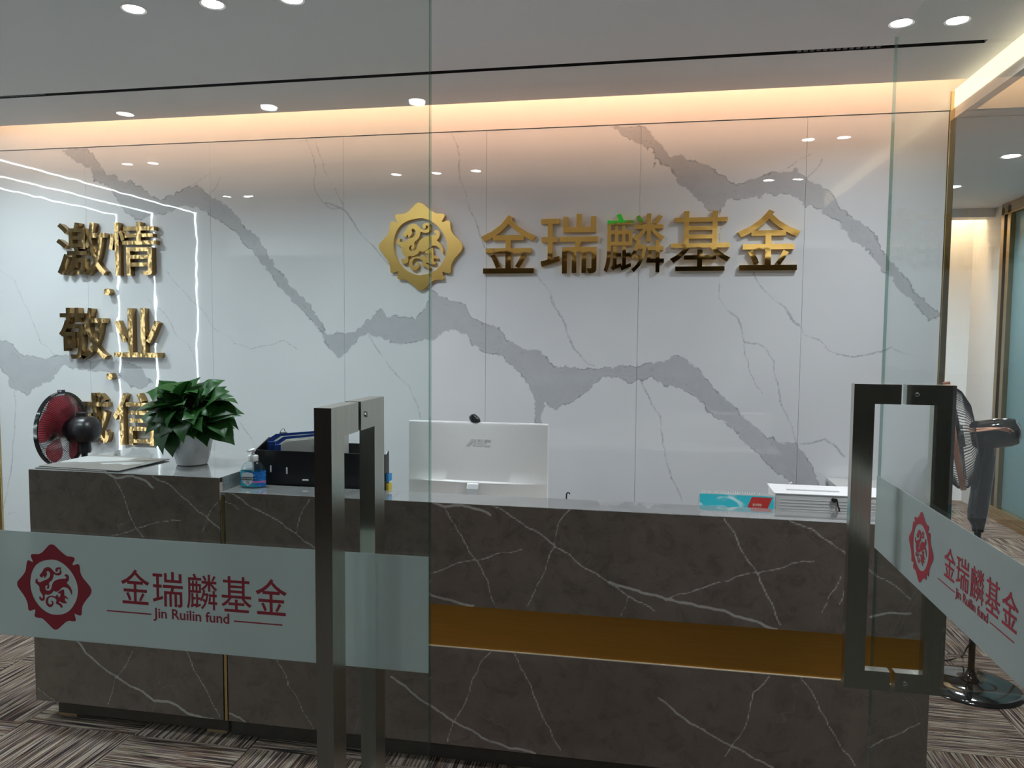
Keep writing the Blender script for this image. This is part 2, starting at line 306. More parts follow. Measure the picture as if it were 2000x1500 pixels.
DESK_THIN = [
 (4, [(206,923),(227,934),(259,929),(287,941),(299,953)]), (2.2, [(297,930),(350,965),(385,997),(420,1025),(434,1035)]), (2, [(224,937),(245,980),(261,1021),(280,1050)]),
 (3.6, [(150,1251),(168,1276),(210,1311),(252,1339),(287,1358)]), (4.5, [(287,1358),(301,1369),(339,1374),(371,1395),(416,1405)]), (2, [(364,1272),(378,1307),(402,1346),(430,1402)]), (1, [(259,1272),(224,1328),(210,1377)]), (1.2, [(217,1048),(252,1038),(308,1020),(353,1017)]), (1.5, [(75,1345),(95,1362),(120,1378)]), (1, [(395,1040),(410,1000),(425,980)]),
 (2.4, [(448,962),(467,972),(522,1006),(547,1020),(573,1039),(595,1058),(640,1090)]), (2, [(440,980),(455,985),(467,995)]), (1.2, [(605,975),(585,1010),(580,1040)]),
 (4, [(846,981),(867,990),(885,987),(902,986),(935,995),(958,1006)]), (2.2, [(870,995),(890,1030),(910,1063),(922,1085)]), (2, [(922,1085),(940,1110),(955,1150),(969,1186)]),
 (2.4, [(962,988),(1020,1022),(1050,1039),(1100,1076),(1160,1118),(1210,1152),(1278,1193)]), (4, [(1191,1137),(1230,1149),(1280,1162),(1330,1177),(1370,1185),(1457,1209),(1517,1229)]),
 (1.5, [(838,1119),(880,1105),(925,1095),(968,1082),(1020,1073)]), (4, [(838,1160),(880,1172),(925,1183)]), (1.3, [(1114,994),(1090,1025),(1085,1050),(1070,1095),(1050,1140),(1030,1185)]), (1, [(1228,1165),(1215,1195),(1210,1210)]),
 (2.4, [(1414,1012),(1436,1045),(1468,1104),(1489,1143),(1510,1185),(1524,1220)]), (2.2, [(1541,1017),(1622,1059),(1646,1076),(1695,1111),(1779,1171)]), (1.6, [(1300,1174),(1328,1160),(1391,1141),(1447,1124),(1496,1115),(1545,1101),(1590,1096)]), (1.2, [(1643,1125),(1622,1160),(1604,1199)]), (3, [(1700,1205),(1780,1198)]),
 (3.4, [(764,1322),(792,1340),(820,1366),(850,1384),(884,1408),(912,1422),(940,1440),(955,1447),(1000,1462),(1045,1472)]), (2.2, [(1564,1323),(1590,1360),(1615,1409),(1643,1461),(1671,1497)]), (3, [(1285,1362),(1300,1372),(1331,1400),(1370,1423),(1415,1451),(1468,1479),(1510,1500)]),
 (1.5, [(1503,1321),(1471,1353),(1461,1402),(1436,1447),(1415,1479)]), (2.2, [(1001,1272),(1015,1300),(1035,1335),(1050,1375),(1075,1425),(1095,1465)]), (1.3, [(960,1272),(940,1292),(922,1328),(916,1356),(900,1388),(884,1416),(874,1448)]),
 (1.6, [(539,1286),(563,1339),(591,1388),(612,1423)]), (3, [(448,1393),(472,1405),(481,1414),(532,1419),(595,1430)]), (1.5, [(1695,1461),(1755,1433),(1797,1412)]), (1.4, [(1690,1070),(1660,1130),(1640,1180)])]
def to_plane(pts, Y, jit=.10):
    q = np.array([at(x, y, Y=Y)[[0, 2]] for x, y in pts]); rg = np.random.RandomState(int(abs(pts[0][0]*7+pts[0][1]*13)) % 9999)
    for _ in range(3):                       # natural, broken edges between the traced points
        d = q[1:]-q[:-1]; m = (q[1:]+q[:-1])/2+np.stack([-d[:, 1], d[:, 0]], 1)*rg.uniform(-jit, jit, (len(d), 1))
        n = np.empty((len(q)+len(m), 2)); n[0::2] = q; n[1::2] = m; q = n
    return q
def seg_dist(P, poly, closed=False):
    d = np.full(len(P), 1e9); n = len(poly)
    for i in range(n if closed else n-1):
        a, b = poly[i], poly[(i+1) % n]; ab = b-a; t = np.clip(((P-a)@ab)/(ab@ab+1e-12), 0, 1); q = P-a-t[:, None]*ab
        d = np.minimum(d, q[:, 0]**2+q[:, 1]**2)
    return np.sqrt(d)
def inside(P, poly):
    c = np.zeros(len(P), bool); n = len(poly)
    for i in range(n):
        (x0, y0), (x1, y1) = poly[i], poly[(i+1) % n]
        k = ((y0 > P[:, 1]) != (y1 > P[:, 1])) & (P[:, 0] < (x1-x0)*(P[:, 1]-y0)/((y1-y0) if y1 != y0 else 1e-9)+x0); c ^= k
    return c
def fields(P, bands, thin, Y):
    B = np.full(len(P), 1.0)
    for up, lo in bands:
        poly = np.vstack([to_plane(up, Y), to_plane(lo, Y)[::-1]]); lo_, hi_ = poly.min(0)-.1, poly.max(0)+.1
        k = np.where(((P > lo_) & (P < hi_)).all(1))[0]
        if len(k): d = seg_dist(P[k], poly, True); d[inside(P[k], poly)] *= -1; B[k] = np.minimum(B[k], d)
    T = np.full(len(P), 1.0)
    for w, pts in thin:
        poly = to_plane(pts, Y, .07); lo_, hi_ = poly.min(0)-.06, poly.max(0)+.06
        k = np.where(((P > lo_) & (P < hi_)).all(1))[0]
        if len(k): T[k] = np.minimum(T[k], seg_dist(P[k], poly)-w*.001)
    return B, T
def slab(name, x0, x1, z0, z1, Y, th, mat, parent, origin, bands, thin, step):
    """upright stone slab: fine front grid carrying the vein fields, plain sides and back"""
    nx, nz = max(2, int(round((x1-x0)/step))+1), max(2, int(round((z1-z0)/step))+1)
    xs, zs = np.linspace(x0, x1, nx), np.linspace(z0, z1, nz); gx, gz = np.meshgrid(xs, zs)
    P = np.stack([gx.ravel(), gz.ravel()], 1); V = np.stack([P[:, 0], np.full(len(P), Y), P[:, 1]], 1)
    i = np.arange(nx-1)[None, :]+np.arange(nz-1)[:, None]*nx; i = i.ravel(); Fc = np.stack([i, i+1, i+1+nx, i+nx], 1)
    n = len(V); c = [(x0, Y), (x1, Y)]; e = 1e-5
    V2 = np.array([(x0, Y+e, z0), (x1, Y+e, z0), (x1, Y+e, z1), (x0, Y+e, z1), (x0, Y+th, z0), (x1, Y+th, z0), (x1, Y+th, z1), (x0, Y+th, z1)])
    F2 = np.array([(0, 4, 5, 1), (1, 5, 6, 2), (2, 6, 7, 3), (3, 7, 4, 0), (4, 7, 6, 5)])+n
    V = np.vstack([V, V2])-np.array(origin); Fc = np.vstack([Fc, F2])
    me = bpy.data.meshes.new(name); me.vertices.add(len(V)); me.vertices.foreach_set('co', V.astype(np.float32).ravel())
    me.loops.add(len(Fc)*4); me.loops.foreach_set('vertex_index', Fc.astype(np.int32).ravel())
    me.polygons.add(len(Fc)); me.polygons.foreach_set('loop_start', np.arange(0, len(Fc)*4, 4, dtype=np.int32)); me.update(calc_edges=True); me.validate()
    B, T = fields(P, bands, thin, Y); pad = np.full(8, 1.0)
    for nm, A in (('band', B), ('thin', T)):
        at_ = me.attributes.new(nm, 'FLOAT', 'POINT'); at_.data.foreach_set('value', np.concatenate([A, pad]).astype(np.float32))
    me.materials.append(mat)
    return obj(name, me, parent)

# ---------------------------------------------------------------- the setting
def struct(name, mb, mat, **kw): return tag(mb.build(name, mat, **kw), kind='structure')
floor = struct('floor', MB().box(-7, 5, -3.3, 8.6, -.12, -.012), plain('floor screed', (.05, .042, .038, 1), .9))
tile_me = MB().box(-.2492, .2492, -.2492, .2492, -.012, 0).mesh('carpet_tile', M['carpet'], bevel=.0015, seg=1)
for j in range(15):
    for i in range(20):
        x, y = -5.25+.5*i, 1.35+.5*j
        if -2.1 < x < .7 and y > 3.1 or (x < 1.6 and y > 4.9) or (x > 3.3 and y > 4.4) or x > 4 or (x < -4.6 and y < 2): continue
        obj('carpet_tile', tile_me, floor, (x, y, 0), (0, 0, math.pi/2*((i+j) % 2)+math.pi*((i*7+j*3) % 2)))
wall = struct('wall_back', MB().box(XWL-.02, XWR, YW+.012, YW+.14, 0, ZM+.004).box(XWL-2.7, 4.6, YW-.004, YW+.14, ZM+.004, 3.25), M['white_paint'])
edges = [XWL]+[XS0+PW*i for i in range(6)]+[XWR-.02]
for a, b in zip(edges[:-1], edges[1:]):
    slab('marble_panel', a+.0007, b-.0007, .0, ZM, YW, .011, M['marble'], wall, (0, 0, 0), WALL_BANDS, WALL_THIN, .0075)
struct('trim_1', MB().box(XWR-.018, XWR+.012, YW-.012, YW+.15, 0, ZM+.10), M['gold_trim'], bevel=.002)
struct('trim_2', MB().box(XWL-.035, XWL, YW-.012, YW+.15, 0, ZM), M['gold_trim'], bevel=.002)
# main ceiling: two boards with an air slot between them, open cove towards the wall
XSE = 1.40
ceil = struct('ceiling', MB().box(-6.9, XSE, 1.33, YS-.021, ZC, ZC+.05).box(-6.9, XSE, YS+.021, YE, ZC, ZC+.012).box(XSE, 4.6, 1.33, YE-.2, ZC, ZC+.05).box(XSE, 4.6, YE-.2, YE, ZC, ZC+.012), M['ceiling_paint'])
MB().box(-6.9, XSE, YS-.03, YS-.0212, ZC+.004, ZC+.09).box(-6.9, XSE, YS+.0192, YS+.0208, ZC+.0004, ZC+.09).box(-6.9, XSE, YS-.03, YS+.03, ZC+.085, ZC+.10).build('slot_lining', M['black_slot'], ceil)
for x0 in (-3.65, .62):
    for k in range(13): MB().box(x0+k*.028, x0+k*.028+.017, YS-.016, YS+.016, ZC+.004, ZC+.012).build('slot_vane', M['slat'], ceil)
MB().box(-6.9, 4.6, YE-.34, YW+.14, 3.18, 3.25).build('cove_lid', M['white_paint'], ceil)
MB().box(-6.9, 4.6, YE-.34, YE-.30, ZC+.012, 3.18).build('cove_back', M['white_paint'], ceil)
strip = MB().box(XWL, XWR+1.5, YE-.12, YE-.10, 3.165, 3.178).build('led_strip', M['led_warm'], ceil)
def area(name, loc, target, sx, sy, power, color, parent=None, shape='RECTANGLE', spread=math.pi):
    l = bpy.data.lights.new(name, 'AREA'); l.shape = shape; l.size = sx
    if shape in ('RECTANGLE', 'ELLIPSE'): l.size_y = sy
    l.energy = power; l.color = color[:3]; l.spread = spread
    o = bpy.data.objects.new(name, l); COL.objects.link(o); o.location = loc
    o.rotation_euler = (Vector(target)-Vector(loc)).to_track_quat('-Z', 'Y').to_euler()
    if parent is not None: o.parent = parent
    return o
cv = area('cove_light', ((XWL+XWR)/2, YE-.10, 3.15), ((XWL+XWR)/2, YW+.02, 2.72), XWR-XWL, .16, P_COVE, (1.0, .53, .34), ceil)
# luminous beam along the right side of the reception
beam = thing('cove_light_beam', 'warm glowing linear ceiling light with a pale lower lip above the side passage', 'light', (1.515, 2.8, 2.74))
MB().box(.004, .05, -1.45, 1.56, .0, .146).build('lip', plain('warm white lip', (.80, .72, .64, 1), .6, var=.02), beam)
MB().box(-.002, .004, -1.45, 1.555, .052, .143).build('diffuser', M['led_beam'], beam)
# passage on the right
struct('ceiling_passage', MB().box(1.3, 4.6, YW+.14, 7.75, ZM, ZM+.06), M['ceiling_paint'])
pw_ = struct('wall_passage', MB().box(1.3, 4.6, 8.08, 8.2, 0, 3.2), M['white_paint'])
MB().box(1.3, 4.6, 7.75, 7.80, 2.70, ZM+.06).build('bulkhead', M['white_paint'], pw_)
MB().box(1.3, 4.6, 7.62, 7.75, 2.86-.16, ZM).build('bulkhead_face', M['white_paint'], pw_)
MB().box(1.3, 4.6, 7.80, 8.2, 3.1, 3.16).build('cove_lid', M['white_paint'], pw_)
MB().box(1.6, 3.1, 7.81, 7.83, 2.80, 2.82).build('led_strip', M['led_warm'], pw_)
area('passage_cove_light', (2.6, 7.90, 3.05), (2.6, 8.1, 2.5), 2.2, .08, P_CORR*.7, (1.0, .70, .42), pw_)
struct('wall_right', MB().box(3.03, 3.15, 7.42, 8.1, 0, ZM).box(3.03, 3.15, YW+.14, 5.2, 0, ZM), M['white_paint'])
part = tag(empty('window_3', (3.03, 6.3, 0)), kind='structure')
fb = M['frame_bronze']
for y0, y1 in ((7.36, 7.42), (7.24, 7.30), (6.02, 6.08), (5.2, 5.26)): MB().box(-.03, .06, y0-6.3, y1-6.3, 0, 2.75).build('mullion', fb, part, bevel=.003)
MB().box(-.03, .06, 5.2-6.3, 7.42-6.3, 2.68, 2.7775).build('head_rail', fb, part, bevel=.003)
MB().box(-.035, .06, 5.2-6.3, 7.42-6.3, 0, .055).build('sill_rail', M['gold_trim'], part, bevel=.003)
MB().box(-.04, .06, 5.2-6.3, 7.42-6.3, .06, .12).build('kick_rail', M['gold_trim'], part, bevel=.003)
def frosted_pane():
    t = NT('blue green frosted pane'); df = t.n('ShaderNodeBsdfDiffuse'); df.inputs[0].default_value = (.42, .60, .63, 1)
    tl = t.n('ShaderNodeBsdfTranslucent'); nz = t.noise(2.0, 2, .5, t.coord()); t.l(t.mix(nz, (.50, .80, .84, 1), (.62, .86, .90, 1)), tl.inputs[0])
    gl = t.n('ShaderNodeBsdfGlossy'); gl.inputs['Roughness'].default_value = .08
    m = t.n('ShaderNodeMixShader'); m.inputs[0].default_value = .65; t.l(df.outputs[0], m.inputs[1]); t.l(tl.outputs[0], m.inputs[2])
    m2 = t.n('ShaderNodeMixShader'); m2.inputs[0].default_value = .07; t.l(m.outputs[0], m2.inputs[1]); t.l(gl.outputs[0], m2.inputs[2]); return t.done(m2.outputs[0])
fp = frosted_pane()
for y0, y1 in ((6.08, 7.24), (5.26, 6.02)): MB().box(.010, .020, y0-6.3, y1-6.3, .12, 2.68).build('pane', fp, part)
# the office behind the pane
struct('wall_office', MB().box(4.55, 4.62, YW+.14, 8.1, 0, 2.9).box(3.15, 4.6, 8.0, 8.08, 0, 2.9), M['white_paint'])
# front: lobby side of the doors
struct('wall_front', MB().box(-6.9, -4.45, 1.14, 1.26, 0, 3.1), M['side_paint'])
struct('wall_header', MB().box(-4.45, 4.6, 1.14, 1.33, 2.41, 3.1).box(-6.9, -4.45, 1.26, 1.33, 2.884, 3.1), M['white_paint'])
struct('wall_left', MB().box(-6.98, -6.9, -3.2, 4.6, 0, 3.1), M['side_paint'])
struct('wall_side', MB().box(4.6, 4.68, -3.2, 4.6, 0, 3.1), M['white_paint'])
struct('wall_lobby', MB().box(-6.9, 4.6, -3.3, -3.2, 0, 3.1), plain('dark lobby stone', (.014, .011, .009, 1), .35, var=.3, scale=5))
struct('ceiling_lobby', MB().box(-6.9, 4.6, -3.2, 1.14, 2.93, 3.0), M['white_paint'])
struct('floor_lobby', MB().box(-6.9, 4.6, -3.2, 1.09, -.012, .0), plain('lobby stone floor', (.09, .08, .07, 1), .2, var=.12, scale=4))
wg = tag(empty('window_1', (-2.9, YL, 0)), kind='structure'); MB().box(-1.55, 1.52, -.006, .006, .02, 2.41).build('pane', M['glass'], wg)
wg2 = tag(empty('window_2', (2.6, YL, 0)), kind='structure'); MB().box(-1.96, 1.9, -.006, .006, .02, 2.41).build('pane', M['glass'], wg2)

# ---------------------------------------------------------------- lamps
def downlight(x, y, z, r, label, power, group=None, proto=[]):
    t = thing('downlight', label, 'downlight', (x, y, z), group=group)
    if not proto:
        proto.append(MB().lathe([(.90, .0), (1.0, -.02), (1.13, -.06), (1.15, -.03), (1.15, .0)], 32, cap=False).mesh('trim_ring', M['white_plastic'], smooth=True))
        proto.append(MB().lathe([(.0001, -.012), (.92, -.012)], 32, cap=False).mesh('diffuser', M['lamp']))
    obj('trim_ring', proto[0], t, scale=(r, r, r)); obj('diffuser', proto[1], t, (0, 0, -.0002), scale=(r, r, r))
    area('downlight_lamp', (0, 0, -.012), (0, 0, -1), r*1.7, r*1.7, power, (.85, .94, 1.0), t, 'DISK', math.radians(150))
    return t
G = 'recessed ceiling downlights over the reception'
for x, y in ((-2.064, 2.79), (-1.724, 2.80), (-1.395, 2.81)): downlight(x, y, ZC, .043, 'round white downlight in a row of three above the grey cabinet', P_DOWN, 'downlights above the grey cabinet')
for x, y in ((.978, 3.43), (1.192, 3.44)): downlight(x, y, ZC, .043, 'round white downlight of a pair near the warm glowing light beam', P_DOWN*.6, 'downlights near the light beam')
for pts, lb in ((((-4.0, 3.45), (-3.78, 3.45)), 'pair by the LED lines, close to the marble wall'), (((-4.0, 2.05), (-3.78, 2.06)), 'pair by the LED lines, close to the glass front'), (((.92, 2.07), (1.15, 2.1)), 'pair just inside the open glass door leaf')):
    for x, y in pts: downlight(x, y, ZC, .043, 'round downlight of a '+lb, P_DOWN, 'downlight '+lb[:60])
downlight(2.256, 5.485, ZM, .055, 'larger round downlight in the side passage ceiling nearer the light beam', P_CORR)
downlight(2.281, 6.513, ZM, .055, 'round downlight deep in the side passage before the far white wall', P_CORR)
for x, y in ((-3.2, -1.77), (-2.25, -1.77), (-1.35, -1.8), (1.0, -1.8), (2.4, -1.8)): downlight(x, y, 2.93, .05, 'round downlight in the lobby ceiling outside the glass doors', P_LOBBY, 'lobby downlights')
area('office_fill_light', (3.9, 6.4, 2.85), (3.9, 6.4, 0), .6, 1.2, P_OFFICE, (.75, .93, 1.0))  # added unseen area light without a fixture, brightens the frosted pane from behind
for k, x in enumerate((-4.85, -5.35, -5.81)):
    t = thing('led_line_light', ('innermost', 'middle', 'outermost')[k]+' white LED line running over the ceiling and down the front wall', 'light', (x, 1.26, 0))
    MB().box(-.0045, .0045, .0, .012, .05, ZC-.004).build('wall_run', M['led_cool'], t)
    MB().box(-.0045, .0045, .012, 2.9, ZC-.010, ZC-.001).build('ceiling_run', M['led_cool'], t)

# ---------------------------------------------------------------- flat and raised shapes from outlines and glyphs
def catmull(p, k=4, closed=True):
    p = np.array(p, float); n = len(p); out = []
    for i in range(n):
        a, b, c, d = p[i-1], p[i], p[(i+1) % n], p[(i+2) % n]
        for t in np.arange(k)/k: out.append(.5*((2*b)+(-a+c)*t+(2*a-5*b+4*c-d)*t*t+(-a+3*b-3*c+d)*t**3))
    return np.array(out)
def curve_mesh(cu, name, mat):
    o = bpy.data.objects.new('tmp', cu); COL.objects.link(o); dg = bpy.context.evaluated_depsgraph_get(); dg.update()
    me = bpy.data.meshes.new_from_object(o.evaluated_get(dg), depsgraph=dg); bpy.data.objects.remove(o); bpy.data.curves.remove(cu)
    me.name = name; me.materials.clear(); me.materials.append(mat)
    for p in me.polygons: p.use_smooth = False; p.material_index = 0
    return me
def to_front(me, thick):
    """curve plane (x,y) -> upright (x,z); the face looks to -Y and lies at y=-thick, the back at y=0"""
    c = np.empty(len(me.vertices)*3, np.float32); me.vertices.foreach_get('co', c); c = c.reshape(-1, 3); zmax, zmin = c[:, 2].max(), c[:, 2].min()
    z = (c[:, 2]-zmin)/(zmax-zmin+1e-9)*thick if thick else c[:, 2]*0
    me.vertices.foreach_set('co', np.stack([c[:, 0], -z, c[:, 1]], 1).astype(np.float32).ravel()); me.update(); return me
def poly_shape(name, loops, mat, thick, grow=0.0):
    cu = bpy.data.curves.new('c', 'CURVE'); cu.dimensions = '2D'; cu.fill_mode = 'BOTH'; cu.offset = grow; cu.extrude = .5 if thick else 0
    for lp in loops:
        sp = cu.splines.new('POLY'); sp.points.add(len(lp)-1); sp.use_cyclic_u = True
        for q, (x, y) in zip(sp.points, lp): q.co = (x, y, 0, 1)
    return to_front(curve_mesh(cu, name, mat), thick)
def glyph(name, ch, mat, thick, bold=.006, res=3):
    cu = bpy.data.curves.new('t', 'FONT'); cu.body = ch; cu.size = 1; cu.offset = min(bold, .002) if ch in '麟基' else bold; cu.fill_mode = 'BOTH'; cu.resolution_u = res; cu.extrude = .5 if thick else 0
    return to_front(curve_mesh(cu, name, mat), thick)
def fit_box(me, x0, x1, z0, z1):
    c = np.empty(len(me.vertices)*3, np.float32); me.vertices.foreach_get('co', c); c = c.reshape(-1, 3); lo, hi = c.min(0), c.max(0)
    c[:, 0] = x0+(c[:, 0]-lo[0])/(hi[0]-lo[0])*(x1-x0); c[:, 2] = z0+(c[:, 2]-lo[2])/(hi[2]-lo[2])*(z1-z0)
    me.vertices.foreach_set('co', c.ravel()); me.update(); return me

EMB_OUT = [(635,130),(690,145),(740,195),(800,250),(870,300),(940,310),(975,325),(978,360),(950,410),(960,432),(1000,420),(1040,422),(1055,460),(1062,530),(1090,600),(1140,665),(1190,725),(1218,775),(1222,815),(1205,865),(1160,920),(1120,975),(1092,1030),(1083,1090),(1082,1140),(1065,1160),(1020,1148),(980,1130),(985,1170),(997,1215),(985,1243),(940,1240),(890,1238),(840,1265),(790,1310),(745,1352),(705,1363),(670,1350),(620,1300),(560,1240),(510,1200),(460,1193),(415,1180),(402,1155),(410,1110),(412,1073),(375,1080),(335,1090),(312,1070),(308,1020),(295,965),(265,895),(215,820),(165,750),(150,705),(160,660),(200,615),(245,560),(275,500),(285,420),(298,370),(315,362),(350,375),(378,385),(365,345),(348,300),(362,272),(410,270),(460,270),(510,245),(560,195),(600,150)]
EMB_IN = [(635,350),(720,360),(810,405),(890,475),(955,560),(1000,650),(1025,740),(1028,830),(1012,920),(975,1000),(920,1075),(840,1130),(740,1150),(640,1140),(550,1095),(475,1030),(405,935),(360,830),(340,730),(342,620),(370,510),(430,420),(520,370)]
EMB_BEAST = [(575,460),(620,465),(650,490),(680,525),(720,548),(760,535),(768,505),(755,490),(735,490),(738,515),(718,528),(703,505),(710,475),(740,462),(785,468),(775,490),(790,520),(785,560),(755,580),(715,575),(680,560),(672,600),(655,645),(615,680),(608,700),(612,740),(605,770),(585,772),(578,750),(592,735),(580,722),(560,735),(555,770),(580,800),(620,795),(645,765),(655,720),(680,670),(730,640),(800,628),(845,625),(862,605),(845,590),(835,575),(855,562),(885,575),(897,610),(892,650),(872,680),(865,690),(895,720),(925,760),(942,810),(940,860),(925,830),(905,790),(875,760),(835,750),(800,755),(770,785),(735,812),(700,812),(680,800),(665,820),(640,845),(600,860),(560,855),(545,870),(548,905),(540,935),(515,948),(485,935),(470,905),(475,885),(490,890),(500,910),(518,905),(520,870),(495,830),(475,790),(472,745),(450,715),(420,690),(415,650),(428,628),(448,630),(440,650),(460,675),(490,675),(540,650),(590,630),(620,600),(628,560),(615,530),(590,515),(575,530),(580,570),(560,605),(545,618),(540,590),(525,588),(515,610),(490,600),(475,580),(495,550),(520,515),(535,485)]
EMB_TAIL = [(825,785),(830,830),(832,870),(860,885),(892,920),(870,915),(850,905),(838,925),(845,950),(868,972),(840,985),(800,975),(760,955),(755,970),(790,995),(805,1025),(795,1052),(775,1030),(750,1005),(715,990),(712,960),(720,935),(690,905),(650,890),(615,900),(595,935),(600,980),(625,1000),(650,990),(655,970),(640,955),(655,945),(672,970),(668,1010),(640,1038),(605,1030),(575,1000),(562,955),(575,905),(610,878),(660,875),(705,885),(725,855),(740,880),(760,900),(775,870),(775,840),(750,840),(745,820),(775,800),(800,790)]
def emb(pts, k=3):
    q = np.array([at(20+x/7.5, 1045+y/7.5, Y=YL)[[0, 2]] for x, y in pts]); return catmull(q, k)
_out = emb(EMB_OUT); _c = (_out.max(0)+_out.min(0))/2; _h = (_out[:, 1].max()-_out[:, 1].min())/2
EMB = {k: (emb(v)-_c)/_h for k, v in dict(out=EMB_OUT, inn=EMB_IN, beast=EMB_BEAST, tail=EMB_TAIL).items()}
def emblem_parts(parent, cx, y, cz, h, w, mat, thick, big=1.0, grow=0.0):
    s = np.array([w, h])
    obj('emblem_ring', poly_shape('emblem_ring', [EMB['out']*s, EMB['inn']*s], mat, thick), parent, (cx, y, cz))
    obj('emblem_beast', poly_shape('emblem_beast', [EMB['beast']*s*big], mat, thick, grow), parent, (cx, y, cz))
    obj('emblem_tail', poly_shape('emblem_tail', [EMB['tail']*s*big], mat, thick, grow), parent, (cx, y, cz))

# ---------------------------------------------------------------- glass doors (local x = reading direction, -y = outside)
LO = at(*(110.8, 1144.5), Y=YL)                 # emblem centre on the left leaf
LAY = [(ch, at(a, 0, Y=YL)[0]-LO[0], at(b, 0, Y=YL)[0]-LO[0]) for ch, a, b in (('金', 211.8, 269.5), ('瑞', 276.5, 337.7), ('麟', 345.8, 407.7), ('基', 416.5, 477.7), ('金', 486.5, 550.2))]
CZ1 = at(240, 1108, Y=YL)[2]; CZ0 = at(240, 1175, Y=YL)[2]
TZ0, TZ1 = at(378, 1216, Y=YL)[2], at(378, 1190, Y=YL)[2]
TX0, TX1 = at(304.5, 1200, Y=YL)[0]-LO[0], at(451.5, 1200, Y=YL)[0]-LO[0]
LA = (at(214, 1190, Y=YL)[0]-LO[0], at(300, 1197, Y=YL)[0]-LO[0]); LB = (at(461, 1210, Y=YL)[0]-LO[0], at(555, 1218, Y=YL)[0]-LO[0]); LZ = at(257, 1193.5, Y=YL)[2]
EW = abs(at(39.5, 1145, Y=YL)[0]-at(183, 1145, Y=YL)[0])/2; EH = abs(at(111, 1062, Y=YL)[2]-at(111, 1227, Y=YL)[2])/2
def glass_door(label, loc, rotz, width, free_left, hx, dxe):
    """hx: handle centre along the leaf; dxe: emblem centre along the leaf"""
    d = thing('glass_door', label, 'door', loc, (0, 0, rotz))
    H = 2.40
    pane = MB().box(0, width, -.004, .004, .012, H).build('glass_pane', M['glass'], d)
    ex = 0 if free_left else width
    MB().box(ex-.0012, ex+.0012, -.004, .004, .012, H).build('polished_edge', M['glass_edge'], d)
    MB().box(.0, width, -.010, .010, .0, .055).build('bottom_rail', M['steel'], d, bevel=.002)
    film = MB().box(0.001, width-.001, -.0060, -.0048, BZ0, BZ1).build('frosted_band', M['frost'], d)
    yt = -.0066; rp = M['red_print']
    emblem_parts(film, dxe, yt, LO[2], EH, EH, rp, .0006)
    for ch, a, b in LAY:
        obj('printed_character', fit_box(glyph('printed_character', ch, rp, .0006, .004), a, b, CZ0, CZ1), film, (dxe, yt, 0))
    obj('printed_words', fit_box(glyph('printed_words', 'Jin Ruilin fund', rp, .0006, .012), TX0, TX1, TZ0, TZ1), film, (dxe, yt, 0))
    for a, b in (LA, LB): MB().box(a, b, yt-.0006, yt, LZ-.0011, LZ+.0011).build('printed_rule', rp, film, loc=(dxe, 0, 0))
    z0, z1, w, t, r = .693, 1.483, .0145, .050, .119
    hd = empty('pull_handle', (0, 0, 0)); hd.parent = d
    for s, y0, y1 in ((-1, -r, -.0075), (1, .0045, r)):
        m = MB(); out = y0 if s < 0 else y1; inn = out+t if s < 0 else out-t; seam = y1 if s < 0 else y0
        prof = [(out, z0), (out, z1), (seam, z1), (seam, z1-t), (inn, z1-t), (inn, z0+t), (seam, z0+t), (seam, z0)]
        n = len(prof); m.add([(hx-w, y, z) for y, z in prof]+[(hx+w, y, z) for y, z in prof],
              [(0, 1, 4, 5)[::-1], (1, 2, 3, 4)[::-1], (0, 5, 6, 7)[::-1], (n, n+1, n+4, n+5), (n+1, n+2, n+3, n+4), (n, n+5, n+6, n+7)]+[(i, (i+1) % n, n+(i+1) % n, n+i) for i in range(n)])
        o = m.build('handle_half', M['steel'], hd)
    for zz in (z1-.024, z0+.024):
        for sx in (-1, 1): MB().lathe([(.0055, 0), (.0055, .002), (.003, .0035), (.0001, .0038)], 12, 'x').build('bolt', M['chrome'], hd, loc=(hx+sx*w, .028, zz), rot=(0, 0, 0 if sx > 0 else math.pi))
    return d
w_l = XR-XE
glass_door('closed clear glass door leaf with frosted logo band, in front of the grey cabinet', (XE-w_l, YL, 0), 0, w_l, False, (-.5064-(XE-w_l)), LO[0]-(XE-w_l))
er = at(1804.7, 1064, X=XR)
glass_door('open clear glass door leaf with frosted logo band, swung in beside the counter end', (XR, SF, 0), -math.pi/2, SF-YL, True, SF-2.053, SF-er[1])

# ---------------------------------------------------------------- raised gold lettering and emblem on the marble
THK = .036
def letter(ch, box, mat, label, thick, group=None, bold=.006, lean=0.0):
    x0, x1, y0, y1 = box; yf = YW-thick
    a, b = at(x0, (y0+y1)/2, Y=yf)[0], at(x1, (y0+y1)/2, Y=yf)[0]; zt, zb = at((x0+x1)/2, y0, Y=yf)[2], at((x0+x1)/2, y1, Y=yf)[2]
    me = fit_box(glyph('raised_character', ch, mat, thick, bold), 0, b-a, 0, zt-zb)
    o = obj('raised_character', me, None, (a, YW, zb), (-lean, 0, 0)); return tag(o, label, 'lettering', group)
gm, bz = M['gold_mirror'], M['bronze_mirror']
letter('金', (938.8, 1047.6, 420.4, 534), gm, 'roof topped gold character jin right beside the round gold emblem', .03, lean=0.001)
letter('瑞', (1056, 1168, 418, 534), gm, 'second gold character from the emblem, rui, with comb like lower strokes', .03, lean=0.003)
letter('麟', (1179.6, 1298, 417, 532), gm, 'densest gold character lin, third from the round emblem', .03, lean=0.002)
letter('基', (1309, 1427.6, 411.6, 529), gm, 'gold character ji with ladder like top, fourth from the round emblem', .03, lean=-0.002)
letter('金', (1440, 1563.6, 409, 528), gm, 'roof topped gold character jin ending the row farthest from the emblem', .03, lean=0.006)
